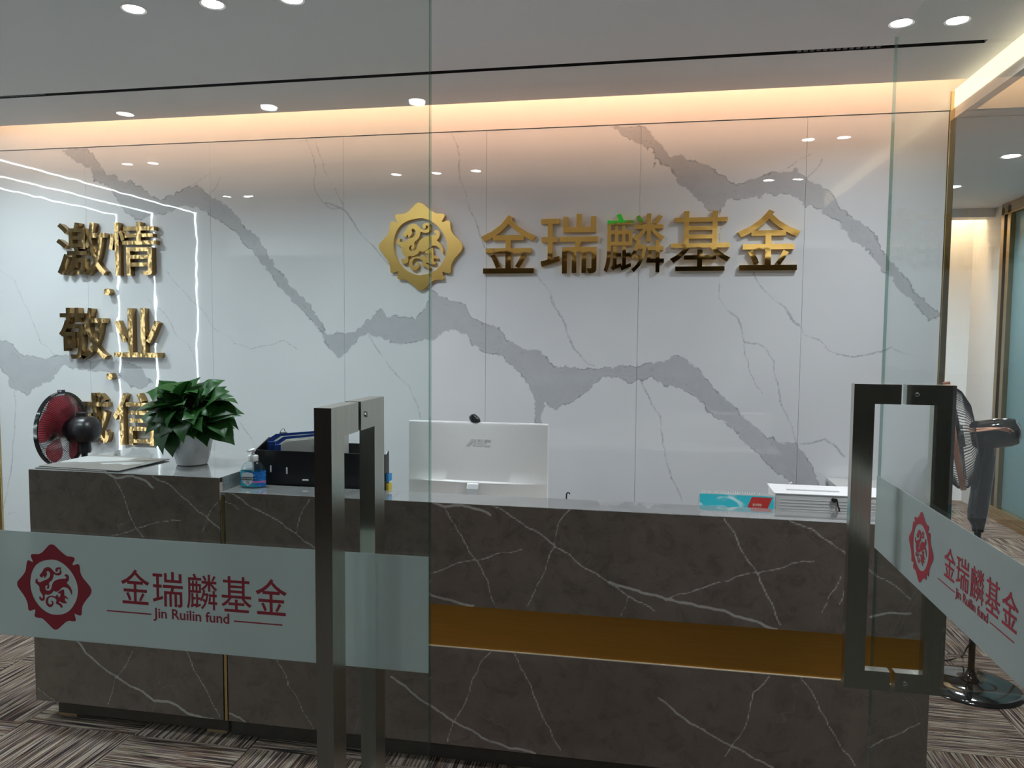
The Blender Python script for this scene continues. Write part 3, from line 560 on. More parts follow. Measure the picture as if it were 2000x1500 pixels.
for ch, bx, lb in (('激', (110, 206, 434, 538), 'dense bronze gold character ji starting the top pair of the wall motto'), ('情', (212, 304, 433.6, 538), 'bronze gold character qing closing the top pair of the wall motto'), ('敬', (115, 208, 601, 702), 'bronze gold character jing starting the middle pair, between two round studs'), ('业', (222, 312, 602, 698), 'open five stroke bronze gold character ye in the middle motto pair'), ('诚', (119, 212, 767, 866), 'bronze gold character cheng half hidden behind the red bladed fan'), ('信', (221, 306, 768, 870), 'bronze gold character xin partly hidden by the potted plant')):
    letter(ch, bx, bz, lb, .045)
for px, py, lb in ((208.4, 570, 'between the top and middle motto pairs'), (213.3, 735.4, 'between the middle and bottom motto pairs')):
    p = at(px, py, Y=YW-.045)
    tag(MB().lathe([(.0225, 0), (.0225, .044), (.0215, .045)], 28, 'y').build('round_stud', bz, loc=(p[0], YW-.045, p[2]), smooth=True), 'round bronze gold stud '+lb, 'lettering')
ec = at(820.5, 481.5, Y=YW-.03)
em = thing('wall_emblem', 'satin gold scalloped ring emblem with a curling beast on the marble wall', 'emblem', (ec[0], YW, ec[2]))
eh = abs(at(820, 396, Y=YW-.03)[2]-at(820, 566.7, Y=YW-.03)[2])/2; ew = abs(at(739.5, 481, Y=YW-.03)[0]-at(903, 481, Y=YW-.03)[0])/2
exw = abs(EMB['out'][:, 0]).max()
emblem_parts(em, 0, 0, 0, eh, ew/exw, M['gold_satin'], .03, 1.12, .0015)

# ---------------------------------------------------------------- reception cabinet (left) and counter (right)
st = M['stone']; st2 = M['stone_lightened']
YB = 3.26
cab = thing('reception_cabinet', 'tall grey stone reception cabinet carrying the potted plant', 'counter', (XDL, YD, 0)); co_ = (XDL, YD, 0)
slab('front_panel', XDL, XDS-.006, ZB, ZT-.0015, YD, .02, st, cab, co_, [], DESK_THIN, .006)
MB().box(XDL, XDS-.006, YD+.0005, YB, ZT-.02, ZT).build('top_panel', st2, cab, co_, bevel=.001, seg=1)
MB().box(XDL, XDL+.02, YD+.02, YB, ZB, ZT-.02).build('side_panel', st2, cab, co_)
MB().box(XDS-.026, XDS-.006, YD+.02, YB, ZB, ZT-.02).build('side_panel', st2, cab, co_)
MB().box(XDL+.02, XDS-.026, YB-.02, YB, ZB, ZT-.02).build('back_panel', st2, cab, co_)
MB().box(XDL+.065, XDS-.012, YD+.045, YB-.05, .012, ZB).build('plinth', M['stone_base'], cab, co_)
for x in (XDL+.066, XDS-.106):
    MB().box(x, x+.085, YD+.044, YD+.10, 0, .012).build('foot', M['wood'], cab, co_)
ctr = thing('reception_counter', 'long grey stone reception counter with a brushed gold band', 'counter', (XDS, YD, 0)); c2 = (XDS, YD, 0)
GB0, GB1 = .452, .610
slab('upper_front_panel', XDS+.016, XDR, GB1, ZK-.0015, YD, .02, st, ctr, c2, [], DESK_THIN, .006)
slab('lower_front_panel', XDS+.016, XDR, ZB, GB0, YD, .02, st, ctr, c2, [], DESK_THIN, .006)
MB().box(XDS+.016, XDR, YD+.006, YD+.022, GB0, GB1).build('gold_band', M['gold_brushed'], ctr, c2)
MB().box(XDS+.016, XDR, YD-.0006, YD+.008, GB0-.002, GB0+.0008).build('band_edge', plain('pale band edge', (.62, .55, .45, 1), .4), ctr, c2)
MB().box(XDS+.001, XDS+.012, YD-.001, YD+.02, ZB, ZK-.012).build('gold_strip', M['gold_trim'], ctr, c2)
MB().box(XDS-.004, XDS+.001, YD+.006, YD+.02, ZB, ZK-.012).build('shadow_gap', M['black_slot'], ctr, c2)
MB().box(XDS-.004, XDR, YD+.0005, 2.796, ZK-.02, ZK).build('top_ledge', st2, ctr, c2, bevel=.001, seg=1)
MB().box(XDR-.02, XDR, YD+.02, 2.796, ZB, ZK-.02).build('end_panel', st2, ctr, c2)
MB().box(XDS+.02, XDR-.02, 2.776, 2.796, ZB, ZK-.02).build('inner_panel', M['white_plastic'], ctr, c2)
MB().box(XDS+.0, XDR-.05, YD+.045, 2.72, .0, ZB).build('plinth', M['stone_base'], ctr, c2)
wd = thing('work_desk', 'white topped work desk tucked behind the stone counter ledge', 'desk', (XDS, 2.80, 0))
MB().box(.002, XDR-XDS-.022, 0, .55, .77, .80).build('desk_top', plain('white work top', (.62, .60, .57, 1), .4, var=.03), wd, bevel=.002)
for x in (.002, XDR-XDS-.052): MB().box(x, x+.03, .02, .53, .0, .77).build('leg', M['white_plastic'], wd)
MB().box(.032, XDR-XDS-.052, .02, .04, .3, .77).build('modesty_panel', M['white_plastic'], wd)
lc = at(1645, 955, Y=4.05)
lowc = thing('low_cabinet', 'low white cabinet against the marble wall behind the counter end', 'cabinet', (lc[0], 4.0, 0))
MB().box(0, .25, 0, .36, .03, lc[2]-.02).build('body', M['white_plastic'], lowc); MB().box(-.01, .26, -.01, .362, lc[2]-.02, lc[2]).build('top', M['white_plastic'], lowc, bevel=.002); MB().box(.02, .23, .02, .34, 0, .03).build('plinth', M['black_plastic'], lowc)

# ---------------------------------------------------------------- potted plant on the cabinet
random.seed(11); rnd = random.Random(5)
pc = at(373, 907, Z=ZT)
plant = thing('potted_plant', 'bushy green vining plant in a white ribbed pot', 'plant', (pc[0], pc[1]+.01, ZT))
prof = [(.0001, 0), (.055, 0), (.062, .004), (.066, .02), (.069, .034), (.072, .038), (.0725, .052), (.075, .056), (.078, .074), (.080, .078), (.083, .100), (.0855, .104), (.0905, .130), (.0925, .134), (.0895, .136), (.083, .128), (.080, .108)]
MB().lathe(prof, 40, cap=False).build('pot', M['white_gloss'], plant, smooth=True)
MB().lathe([(.0001, .112), (.04, .114), (.0815, .11)], 24, cap=False).build('soil', plain('dark soil', (.03, .02, .014, 1), .95, var=.4, scale=80), plant)
def leaf_mat(name, a, b):
    t = NT(name); co = t.coord(); nz = t.noise(22, 4, .6, co); rib = t.math('ABSOLUTE', t.math('SUBTRACT', t.n('ShaderNodeSeparateXYZ').outputs[0], 0.0))
    sx = [n for n in t.t.nodes if n.type == 'SEPXYZ'][0]; t.l(co, sx.inputs[0])
    c = t.mix(nz, a, b); c = t.mix(t.math('MULTIPLY', t.smooth(rib, .0022, .0004), .5), c, (.07, .20, .05, 1))
    oi = t.n('ShaderNodeObjectInfo'); c = t.mix(t.math('MULTIPLY', oi.outputs['Random'], .55), c, (.022, .085, .018, 1))
    b_ = t.n('ShaderNodeBsdfPrincipled'); t.l(c, b_.inputs['Base Color']); b_.inputs['Roughness'].default_value = .36; b_.inputs['Specular IOR Level'].default_value = .28
    tl = t.n('ShaderNodeBsdfTranslucent'); t.l(c, tl.inputs[0]); m = t.n('ShaderNodeMixShader'); m.inputs[0].default_value = .18; t.l(b_.outputs[0], m.inputs[1]); t.l(tl.outputs[0], m.inputs[2])
    return t.done(m.outputs[0])
LM = leaf_mat('glossy green leaf', (.009, .042, .008, 1), (.024, .105, .018, 1))
def leaf_mesh(curl, fold):
    vs = []; fs = []; n = 9; W = [.0, .62, .92, 1.0, .94, .80, .60, .38, .17, .0]
    for i in range(n+1):
        t = i/n; y = t; z = -curl*t*t+.08*math.sin(t*3.1)
        for k, u in enumerate((-1, -.5, 0, .5, 1)):
            back = -.10*abs(u) if i in (1, 2) else 0
            vs.append((u*W[i]*.44, y+back*(1 if i == 1 else .5), z+fold*abs(u)*W[i]*.5-.05*(abs(u) == 1)*W[i]))
    for i in range(n):
        for k in range(4): a = i*5+k; fs.append((a, a+1, a+6, a+5))
    return MB().add(vs, fs).mesh('leaf', LM, smooth=True)
LEAVES = [leaf_mesh(.25, .18), leaf_mesh(.45, .10), leaf_mesh(.12, .28), leaf_mesh(.6, .14)]
def place_leaf(base, dirv, up, size, me):
    y = dirv.normalized(); x = y.cross(up).normalized(); z = x.cross(y).normalized()
    o = bpy.data.objects.new('leaf', me); COL.objects.link(o); o.parent = plant
    o.matrix_local = Matrix([[x[i]*size, y[i]*size, z[i]*size, base[i]] for i in range(3)]+[[0, 0, 0, 1]])
stem_m = plain('green stem', (.05, .12, .03, 1), .5, var=.2)
LC = Vector((0, 0, .222))
for q in range(128):
    az = q*2.39996+rnd.uniform(-.25, .25); f = q/127.0
    el = math.radians(-50+ (f**.95)*126)+rnd.uniform(-.12, .12)
    rr = rnd.uniform(.50, .92) if q % 3 else rnd.uniform(.25, .5)
    dv = Vector((math.cos(az)*math.cos(el), math.sin(az)*math.cos(el), math.sin(el)))
    base = LC+Vector((dv.x*.166, dv.y*.120, dv.z*.110+.0))*rr
    base.z = max(base.z, .135)
    d = Vector((dv.x*1.15, dv.y, dv.z*.55-.22+(.35 if el > .7 else 0)))+Vector((rnd.uniform(-.55, .55), rnd.uniform(-.5, .3), rnd.uniform(-.35, .45)))
    if el > .9: d = Vector((math.cos(az)*.8, math.sin(az)*.8, .55))
    up = (Vector((0, -.55, .8))+dv*.45+Vector((rnd.uniform(-.6, .6), rnd.uniform(-.5, .5), rnd.uniform(-.4, .4))))
    place_leaf(base, d, up, rnd.uniform(.075, .115), LEAVES[q % 4])
    if q % 6 == 0:
        MB().tube([(dv.x*.02, dv.y*.02, .11), (base.x*.5, base.y*.5, (base.z+.13)/2+.02), tuple(base)], .0022, 5).build('stem', stem_m, plant, smooth=True)
for dx, dz, tx, tz, s, bz_ in ((-.10, .20, -.24, .245, .13, 0), (.09, .235, .26, .285, .135, 0), (.10, .215, .26, .262, .125, 0), (-.02, .27, .03, .38, .115, 0), (.04, .26, .10, .36, .12, 0), (-.06, .26, -.10, .34, .115, 0), (.12, .17, .24, .10, .12, 0), (-.10, .16, -.19, .07, .115, 0), (-.03, .14, -.05, .03, .10, -.06), (.10, .27, .19, .32, .115, 0)):
    b = Vector((dx, -.03+bz_, dz)); place_leaf(b, Vector((tx, -.05+bz_, tz))-b, Vector((.1, -.8, .9)), s, LEAVES[rnd.randrange(4)])

# ---------------------------------------------------------------- pedestal fans (local -x = the way the fan blows)
def grille_wires(R, depth, sign, n, r, thick, x0):
    m = MB()
    for k in range(n):
        a = 2*math.pi*k/n; pts = []
        for rad, dx in ((r, 1.0), (r+(R-r)*.45, .93), (r+(R-r)*.8, .62), (R*.975, .25), (R, 0)):
            pts.append((x0+sign*depth*dx, rad*math.cos(a), rad*math.sin(a)))
        m.tube(pts, thick, 4)
    return m
def ring(R, x, r, n=48, seg=6): return MB().tube([(x, R*math.cos(2*math.pi*k/n), R*math.sin(2*math.pi*k/n)) for k in range(n)], r, seg, closed=True)
def blade(R, a0, hub, twist, width):
    vs = []; fs = []; nr, nt = 6, 6
    for i in range(nr+1):
        rad = hub*.9+(R-hub*.9)*i/nr; w = width*(.62+.38*math.sin(math.pi*min(1, i/nr*.75+.1)))*(1-.25*(i == nr))
        for k in range(nt+1):
            u = k/nt; a = a0+(u-.35)*w-.18*i/nr; vs.append((twist*(u-.5)*(1-.35*i/nr), rad*math.cos(a), rad*math.sin(a)))
    for i in range(nr):
        for k in range(nt): a = i*(nt+1)+k; fs.append((a, a+1, a+nt+2, a+nt+1))
    n = len(vs); vs2 = [(x+.0025, y, z) for x, y, z in vs]
    return MB().add(vs+vs2, fs+[tuple(j+n for j in f[::-1]) for f in fs])
def fan(label, base, head, R, az, tilt, blade_mat, hub_mat, ring_mat, motor_mat, wire_mat, style, floor_z=0.0, group=None):
    t = thing('pedestal_fan', label, 'fan', base)
    hz = head[2]-base[2]; hv = Vector((head[0]-base[0], head[1]-base[1], hz))
    rot = (Matrix.Rotation(az, 4, 'Z') @ Matrix.Rotation(tilt, 4, 'Y'))
    def P(mb, name, mat, parent=t, smooth=True, bevel=0):
        o = mb.build(name, mat, parent, smooth=smooth, bevel=bevel)
        if parent is t: o.matrix_local = Matrix.Translation(hv) @ rot
        return o
    depth = .065 if style == 'round' else .085
    g1 = P(grille_wires(R, depth, -1, 96, .035, .0016, 0), 'front_grille', wire_mat); P(ring(R*.62, -depth*.85, .0013), 'hoop', wire_mat, g1); P(MB().lathe([(.0001, -depth-.006), (.034, -depth-.005), (.038, -depth+.004)], 24, 'x', cap=False), 'badge', motor_mat, g1)
    g2 = P(grille_wires(R, depth, 1, 96, .05, .0016, 0), 'rear_grille', wire_mat); P(ring(R*.62, depth*.85, .0013), 'hoop', wire_mat, g2); P(ring(R*.3, depth*.97, .0013), 'hoop', wire_mat, g2)
    P(MB().lathe([(R-.002, -.011), (R+.006, -.011), (R+.006, .011), (R-.002, .011), (R-.002, -.011)], 64, 'x', cap=False), 'rim', ring_mat)
    P(MB().box(-.016, .014, -.014, .014, R+.003, R+.017), 'rim_clip', ring_mat, smooth=False, bevel=.003)
    for k in range(5): P(blade(R*.93, 2*math.pi*k/5+.4, .05, -.045, 1.22), 'blade', blade_mat)
    P(MB().lathe([(.0001, -.052), (.030, -.046), (.046, -.02), (.05, .03), (.05, .035)], 28, 'x'), 'hub', hub_mat)
    if style == 'round':
        mo = P(MB().lathe([(.045, .05), (.058, .062), (.072, .085), (.078, .12), (.078, .165), (.066, .195), (.035, .212), (.0001, .215)], 32, 'x'), 'motor_housing', motor_mat)
        P(MB().box(.09, .15, -.012, .012, .07, .098), 'oscillation_knob', motor_mat, mo, False, .005)
        nb = .13
    else:
        mo = P(MB().lathe([(.045, .06), (.055, .068), (.064, .08), (.066, .17), (.064, .21), (.055, .238), (.030, .252), (.0001, .255)], 32, 'x', a0=.1), 'motor_housing', motor_mat)
        P(MB().add([(.055, -.0665, .020), (.16, -.0680, .022), (.205, -.0665, .006), (.212, -.0655, -.004), (.20, -.0670, .030), (.055, -.0625, .030)][:6], [(0, 1, 4, 5), (1, 2, 3, 4)]), 'copper_stripe', ring_mat, mo, False)
        P(MB().tube([(.06+.15*u, -.0655*math.cos(.3+.25*(1-u)), .0655*math.sin(.3+.25*(1-u))+.004*math.sin(u*3)) for u in np.linspace(0, 1, 9)]+[(.222, -.060, .006)], .0045, 6), 'copper_inlay', ring_mat, mo)
        nb = .125
    nk = hv+(rot @ Vector((nb, 0, 0)))
    MB().lathe([(.030, -.05), (.034, -.08), (.036, -.115), (.033, -.13)], 20).build('tilt_joint', motor_mat, t, smooth=True, loc=nk)
    zt = nk.z-.10
    if style == 'round':
        MB().lathe([(.016, .03), (.016, zt)], 16).build('pole', motor_mat, t, smooth=True, loc=(nk.x, nk.y, 0))
        px_, py_ = nk.x, nk.y
    else:
        lean = .035
        rings = []
        for z, dx, wx, wy in ((zt, 0, .040, .034), (zt-.12, -.012, .042, .036), (zt-.25, -.024, .042, .036), (zt-.29, -.026, .038, .034), (zt-.32, -.020, .026, .026), (zt-.345, -.020, .024, .024)):
            rings.append([(nk.x+dx+wx*math.cos(a)*(.9 if abs(math.sin(a)) > .9 else 1), nk.y+wy*math.sin(a), z) for a in np.linspace(0, 2*math.pi, 17)[:-1]])
        MB().loft(rings[::-1]).build('column_sleeve', motor_mat, t, smooth=True)
        px_, py_ = nk.x-.020, nk.y
        MB().lathe([(.014, .03), (.014, zt-.34)], 16).build('pole', M['black_gloss'], t, smooth=True, loc=(px_, py_, 0))
    MB().lathe([(.0001, .045), (.035, .044), (.055, .030), (.13, .024), (.19, .019), (.205, .012), (.21, .004), (.206, .0), (.0001, .0)], 56, cap=False).build('base', M['black_gloss'], t, smooth=True, loc=(px_, py_, 0))
    MB().lathe([(.050, .026), (.046, .040), (.028, .050), (.018, .075), (.0145, .085)], 28).build('base_collar', M['black_gloss'], t, smooth=True, loc=(px_, py_, 0))
    return t, Vector(base)+Vector((px_, py_, 0))
def red_blade():
    t = NT('red translucent blade'); b = t.bsdf((.60, .09, .12, 1), .25); tr = t.n('ShaderNodeBsdfTransparent'); tr.inputs[0].default_value = (.95, .42, .46, 1)
    m = t.n('ShaderNodeMixShader'); m.inputs[0].default_value = .52; t.l(b, m.inputs[1]); t.l(tr.outputs[0], m.inputs[2]); return t.done(m.outputs[0])
RB = red_blade(); WIRE = plain('black coated wire', (.012, .012, .015, 1), .35)
hl = at(122, 838, Y=3.72)
fan('black pedestal fan with red blades standing behind the grey cabinet', (hl[0]+.10, hl[1]-.02, 0), hl, .205, math.radians(4), 0.0, RB, plain('dark red hub', (.22, .015, .03, 1), .3), M['black_gloss'], plain('black motor plastic', (.016, .015, .017, 1), .32), WIRE, 'round')
hr = at(1866, 853, Y=3.76)
SB = plain('smoky blade', (.06, .06, .065, 1), .25)
ft, fbase = fan('glossy black pedestal fan with a copper rim beside the open door', (hr[0]+.12, hr[1]-.0, 0), hr, .238, math.radians(-20), math.radians(-10), SB, M['black_plastic'], M['copper'], M['black_gloss'], WIRE, 'long')
cw = [at(1903, 1240, Y=3.73), at(1898, 1262, Y=3.72), at(1880, 1281, Z=.008), at(1855, 1288, Z=.006), at(1830, 1292, Z=.006), at(1800, 1294, Z=.006), at(1770, 1293, Z=.006)]
cw[0] = (fbase.x-.014, fbase.y-.004, .25); cw[1] = (fbase.x-.02, fbase.y+.02, .16)
cp = catmull([tuple(p) for p in cw], 6)[:-12]
MB().tube([tuple(p-np.array(ft.location)) for p in cp], .0035, 6).build('power_cord', M['black_plastic'], ft, smooth=True)
MB().tube([tuple(p) for p in catmull([(.18, -.03, .72), (.205, -.04, .71), (.212, -.04, .66), (.206, -.035, .55), (.19, -.03, .40), (.16, -.02, .30)], 5)[:-5]], .0035, 6).build('power_cord', M['black_plastic'], ft, smooth=True)

# ---------------------------------------------------------------- things on the cabinet and the counter
def brochure_mat():
    t = NT('printed brochure'); co = t.coord('Generated'); sp = t.n('ShaderNodeSeparateXYZ'); t.l(co, sp.inputs[0]); x, y = sp.outputs[0], sp.outputs[1]
    w = t.math('ADD', y, t.math('MULTIPLY', t.math('SINE', t.math('MULTIPLY', x, 26.0)), .035))
    base = t.mix(t.smooth(w, .40, .41), (.15, .14, .125, 1), (.46, .48, .48, 1))
    d = t.math('ADD', t.math('MULTIPLY', x, .6), t.math('MULTIPLY', y, -1.0)); base = t.mix(t.math('MULTIPLY', t.smooth(d, -.28, -.27), t.smooth(d, -.12, -.13)), base, (.17, .155, .145, 1))
    top = t.smooth(y, .86, .865); base = t.mix(top, base, (.24, .225, .205, 1))
    blk = t.math('MULTIPLY', t.smooth(x, .62, .625), t.smooth(y, .70, .705)); base = t.mix(blk, base, (.20, .19, .17, 1))
    return t.done(t.bsdf(t.mix(t.math('MULTIPLY', t.noise(60, 2, .5, co), .15), base, (.6, .62, .62, 1)), .35))
BM = brochure_mat()
q = [at(62, 911, Z=ZT+.003), at(232, 921, Z=ZT+.003), at(331, 898, Z=ZT+.003), at(185, 889, Z=ZT+.003)]
def sheet(pts, z0, th): return MB().add([(p[0], p[1], z0) for p in pts]+[(p[0], p[1], z0+th) for p in pts], [(0, 3, 2, 1), (4, 5, 6, 7), (0, 1, 5, 4), (1, 2, 6, 5), (2, 3, 7, 6), (3, 0, 4, 7)])
def inset(p): return (min(max(p[0], XDL+.01), XDS-.02), max(p[1], YD+.012))
tag(sheet([inset(p) for p in q], ZT+.0035, .003).build('brochure', BM), 'grey and white printed brochure lying topmost on the grey cabinet', 'brochure')
q2 = [at(58, 914, Z=ZT), at(205, 922, Z=ZT), at(250, 913, Z=ZT), at(110, 900, Z=ZT)]
tag(sheet([inset(p) for p in q2], ZT+.0002, .003).build('brochure', BM), 'second printed brochure peeking out under the topmost one', 'brochure')

# hand sanitizer
bc = at(492, 952, Z=ZK); san = thing('sanitizer_bottle', 'clear pump bottle of hand sanitizer with a blue label', 'bottle', (bc[0], bc[1]+.012, ZK))
def ov(prof, n=28, k=.62): return [[(r*math.cos(a), r*k*math.sin(a), z) for a in np.linspace(0, 2*math.pi, n+1)[:-1]] for r, z in prof]
MB().loft(ov([(.046, 0), (.0505, .004), (.0515, .02), (.0515, .065), (.0505, .072), (.046, .086), (.034, .098), (.018, .104), (.017, .107)])).build('bottle_body', clear_glass('clear bottle plastic', (.90, .95, .96, 1), .05), san, smooth=True)
MB().loft(ov([(.044, .003), (.048, .006), (.049, .066), (.0485, .072)])).build('gel', clear_glass('clear gel', (.80, .93, .95, 1), .03), san, smooth=True)
def label_mat():
    t = NT('blue printed label'); sp = t.n('ShaderNodeSeparateXYZ'); t.l(t.coord(), sp.inputs[0]); x, z = sp.outputs[0], sp.outputs[2]
    w = t.math('ADD', x, t.math('MULTIPLY', t.math('SUBTRACT', z, .035), .7)); c = t.mix(t.smooth(w, -.012, .028), (.02, .42, .52, 1), (.015, .17, .60, 1))
    c = t.mix(t.smooth(t.noise(45, 3, .5, t.coord(scale=(1, 1, 3))), .55, .68), c, (.10, .50, .85, 1))
    band = t.math('MULTIPLY', t.smooth(t.math('ABSOLUTE', t.math('SUBTRACT', z, .0255)), .004, .003), t.smooth(x, .01, .014)); c = t.mix(band, c, (.75, .20, .45, 1))
    return t.done(t.bsdf(c, .3))
lb = MB().loft(ov([(.0522, .006), (.0522, .066)]), cap=False).build('label', label_mat(), san, smooth=True)
shield = [(-.024, .056), (-.02, .061), (0, .064), (.02, .061), (.024, .056), (.0235, .034), (.018, .022), (0, .010), (-.018, .022), (-.0235, .034)]
def on_label(pts, y, name, mat): return obj(name, poly_shape(name, [pts], mat, .0006), lb, (-.006, -.0328-y, 0))
on_label(shield, 0, 'label_shield', plain('label white', (.75, .76, .78, 1), .4)); on_label([(-.029, .032), (-.029, .045), (.029, .046), (.029, .033)], .0008, 'label_banner', plain('label navy', (.012, .05, .20, 1), .4))
wl = plain('label lettering', (.62, .66, .36, 1), .4)
obj('label_words', fit_box(glyph('label_words', '免洗手消毒凝胶', wl, .0004, .01), -.0265, .0265, .0352, .0432), lb, (-.006, -.0346, 0))
obj('label_figure', fit_box(glyph('label_figure', '75', plain('label navy print', (.02, .05, .25, 1), .4), .0004, .01), -.006, .006, .018, .028), lb, (-.006, -.0336, 0))
MB().lathe([(.0185, .104), (.020, .105), (.020, .124), (.018, .127), (.010, .128), (.009, .131), (.0055, .132), (.005, .144), (.0001, .145)], 24, cap=False).build('pump_collar', M['white_plastic'], san, smooth=True)
MB().lathe([(.010, .143), (.011, .145), (.010, .151), (.006, .154), (.0001, .1545)], 20).box(-.006, .006, -.034, .0, .144, .151).build('pump_head', M['white_plastic'], san, smooth=True)
MB().tube([(0, 0, .105), (0, 0, .02)], .0035, 8).build('dip_tube', M['white_plastic'], san, smooth=True)

# desk file organiser with folders
oy0, oy1 = 2.815, 2.955; ox0, ox1 = at(495, 880, Y=oy0)[0], at(752, 880, Y=oy0)[0]; zt_ = at(560, 881, Y=oy0)[2]; zs = .80
org = thing('file_organiser', 'black slotted desk file organiser box behind the sanitizer', 'organiser', (ox0, oy0, zs)); W_, D_, H_ = ox1-ox0, oy1-oy0, zt_-zs
bp = M['black_plastic']
slots = [(.075, H_-.075, 0), (.145, H_-.08, 0), (.225, H_-.115, 1), (.335, H_-.12, 1)]
m = MB(); xs_ = sorted(set([0, W_]+[v for sx, sz, o in slots for v in (sx-(.0035 if not o else .014), sx+(.0035 if not o else .014))]))
for a, b in zip(xs_[:-1], xs_[1:]):
    s_ = [(sz, o) for sx, sz, o in slots if a < sx < b]
    if s_:
        hh = .0035 if s_[0][1] else .014; m.box(a, b, 0, .005, 0, s_[0][0]-hh); m.box(a, b, 0, .005, s_[0][0]+hh, H_)
    else: m.box(a, b, 0, .005, 0, H_)
m.build('front_board', bp, org)
for sx, sz, o in slots: MB().box(sx-(.0032 if not o else .0135), sx+(.0032 if not o else .0135), -.0012, .006, sz-(.0135 if not o else .0032), sz+(.0135 if not o else .0032)).build('slot_tab', M['grey_plastic'], org, bevel=.0015)
def sideboard(x, d, up): return MB().add([(x+dx, y, z) for dx in (0, .005) for y, z in ((.005, 0), (d, 0), (d, H_+up), (d-.015, H_+up*1.2), (.02, H_), (.005, H_))], [(0, 1, 2, 3, 4, 5), (11, 10, 9, 8, 7, 6)]+[(i, (i+1) % 6, 6+(i+1) % 6, 6+i) for i in range(6)])
for x, d, up in ((0, D_, .030), (W_-.005, .045, .008)): sideboard(x, d, up).build('side_board', bp, org)
MB().box(0, W_-.075, D_-.005, D_, 0, H_+.02).build('back_board', bp, org); MB().box(0, W_-.075, 0, D_, -.0, .004).build('base_board', bp, org)
blue = plain('blue folder card', (.012, .05, .24, 1), .4, var=.1); paper = plain('white paper', (.62, .61, .58, 1), .7, var=.03)
def folder(name, label, x, y, h, fy=.20):
    f = thing(name, label, 'folder', (ox0+x, oy0+y, zs+.005), (0, 0, math.radians(-72)))
    def leaf_(x0, z1, mat, nm, y0=0.0): MB().add([(x0+dx, y, z) for dx in (0, .0025) for y, z in ((y0, 0), (fy, 0), (fy, z1+.012), (y0+.03, z1), (y0, z1-.02))], [(0, 1, 2, 3, 4), (9, 8, 7, 6, 5)]+[(i, (i+1) % 5, 5+(i+1) % 5, 5+i) for i in range(5)]).build(nm, mat, f)
    leaf_(0, h, blue, 'cover')
    for k in range(3): leaf_(.0035+.0035*k, h-.010-.004*k, paper, 'paper_sheet', .012)
    MB().box(-.001, .0145, -.003, .022, 0, h-.030).build('spine', blue, f, bevel=.002)
    return f
hb = at(545, 851, Y=2.88)[2]-zs
f1 = folder('clip_folder', 'blue folder with a steel binder clip in the black organiser', .028, .072, hb)
MB().add([(-.006, .045, hb-.020), (.016, .045, hb-.020), (.010, .045, hb+.008), (.000, .045, hb+.008), (-.006, .078, hb-.020), (.016, .078, hb-.020), (.010, .078, hb+.008), (.000, .078, hb+.008)], [(0, 1, 2, 3), (7, 6, 5, 4), (0, 4, 5, 1), (1, 5, 6, 2), (2, 6, 7, 3), (3, 7, 4, 0)]).build('binder_clip', M['chrome'], f1, bevel=.002)
MB().tube([(.012, .052, hb), (.016, .050, hb+.012), (.014, .061, hb+.024), (.014, .066, hb+.022), (.012, .071, hb+.002)], .0014, 6).build('clip_wire', M['chrome'], f1, smooth=True)
folder('blue_folder', 'blue folder stuffed with white paper standing next to the clipped folder', .050, .048, hb+.004)
folder('blue_folder', 'front blue folder filed against the front board of the black organiser', .085, .026, hb-.004, .17)
pk = thing('paper_stack', 'ragged stack of white paper filed at the back of the black organiser', 'paper', (ox0+.285, oy0+.018, zs+.005))
for k in range(4): MB().box(.004+.018*k, .004+.018*k+.014, .02, D_-.03, 0, H_+.055+.004*((k*5) % 3)).build('sheet_bundle', paper, pk)
for nm, py, c, lb_ in (('sticky_note_pad', 932, (.05, .35, .80, 1), 'small bright blue sticky pad at the organiser end'), ('sticky_note_pad', 951, (.80, .62, .08, 1), 'small yellow sticky pad at the organiser end, under the blue one')):
    p = at(758, py, Y=oy0+.03); tag(MB().box(0, .010, 0, .04, -.014, .014).build(nm, plain('sticky paper '+lb_[:14], c, .6), loc=(ox1+.0005, oy0+.01, p[2])), lb_, 'note pad')

# monitor, webcam
mt, mr, mb_ = at(798, 822, Y=3.05), at(1071, 831, Y=3.05), .885
mw = mr[0]-mt[0]; mon = thing('monitor', 'white backed desktop monitor seen from behind on the counter', 'monitor', (mt[0]+mw/2, 3.05, .80)); mz0, mz1 = mb_-.80, (mt[2]+mr[2])/2-.80
shell = MB(); hw = mw/2
zc_ = mz0+.102
rows = [(mz0, .0), (mz0+.02, -.006), (zc_-.004, -.016), (zc_, -.021), (zc_+.006, -.012), (zc_+.05, -.006), (mz1-.01, -.003), (mz1, .0)]
cols = np.linspace(-1, 1, 25); vs = []; fs = []
for z, yb in rows:
    for u in cols:
        k = (1-abs(u)**1.6); vs.append((u*(hw-.002), yb*k-.0015, z))
nc = len(cols)
for i in range(len(rows)-1):
    for k in range(nc-1): a = i*nc+k; fs.append((a, a+1, a+nc+1, a+nc))
n0 = len(vs); vs += [(u*(hw-.002), .006, z) for z in (mz0, mz1) for u in (-1, 1)]
fs += [tuple(range(nc))[::-1]+(n0, n0+1), tuple((len(rows)-1)*nc+k for k in range(nc))+(n0+3, n0+2), tuple(i*nc for i in range(len(rows)))+(n0+2, n0), tuple(i*nc+nc-1 for i in range(len(rows)))[::-1]+(n0+1, n0+3)]
shell.add(vs, fs); sh = shell.build('back_shell', M['grey_plastic'], mon, smooth=True)
MB().box(-hw, hw, .004, .016, mz0-.004, mz1+.004).build('bezel', plain('white bezel', (.82, .82, .82, 1), .3, var=.01), mon, bevel=.003)
MB().box(-hw+.008, hw-.008, .0155, .0168, mz0+.012, mz1-.006).build('screen', M['black_gloss'], mon)
lg = at(933, 863, Y=3.045)
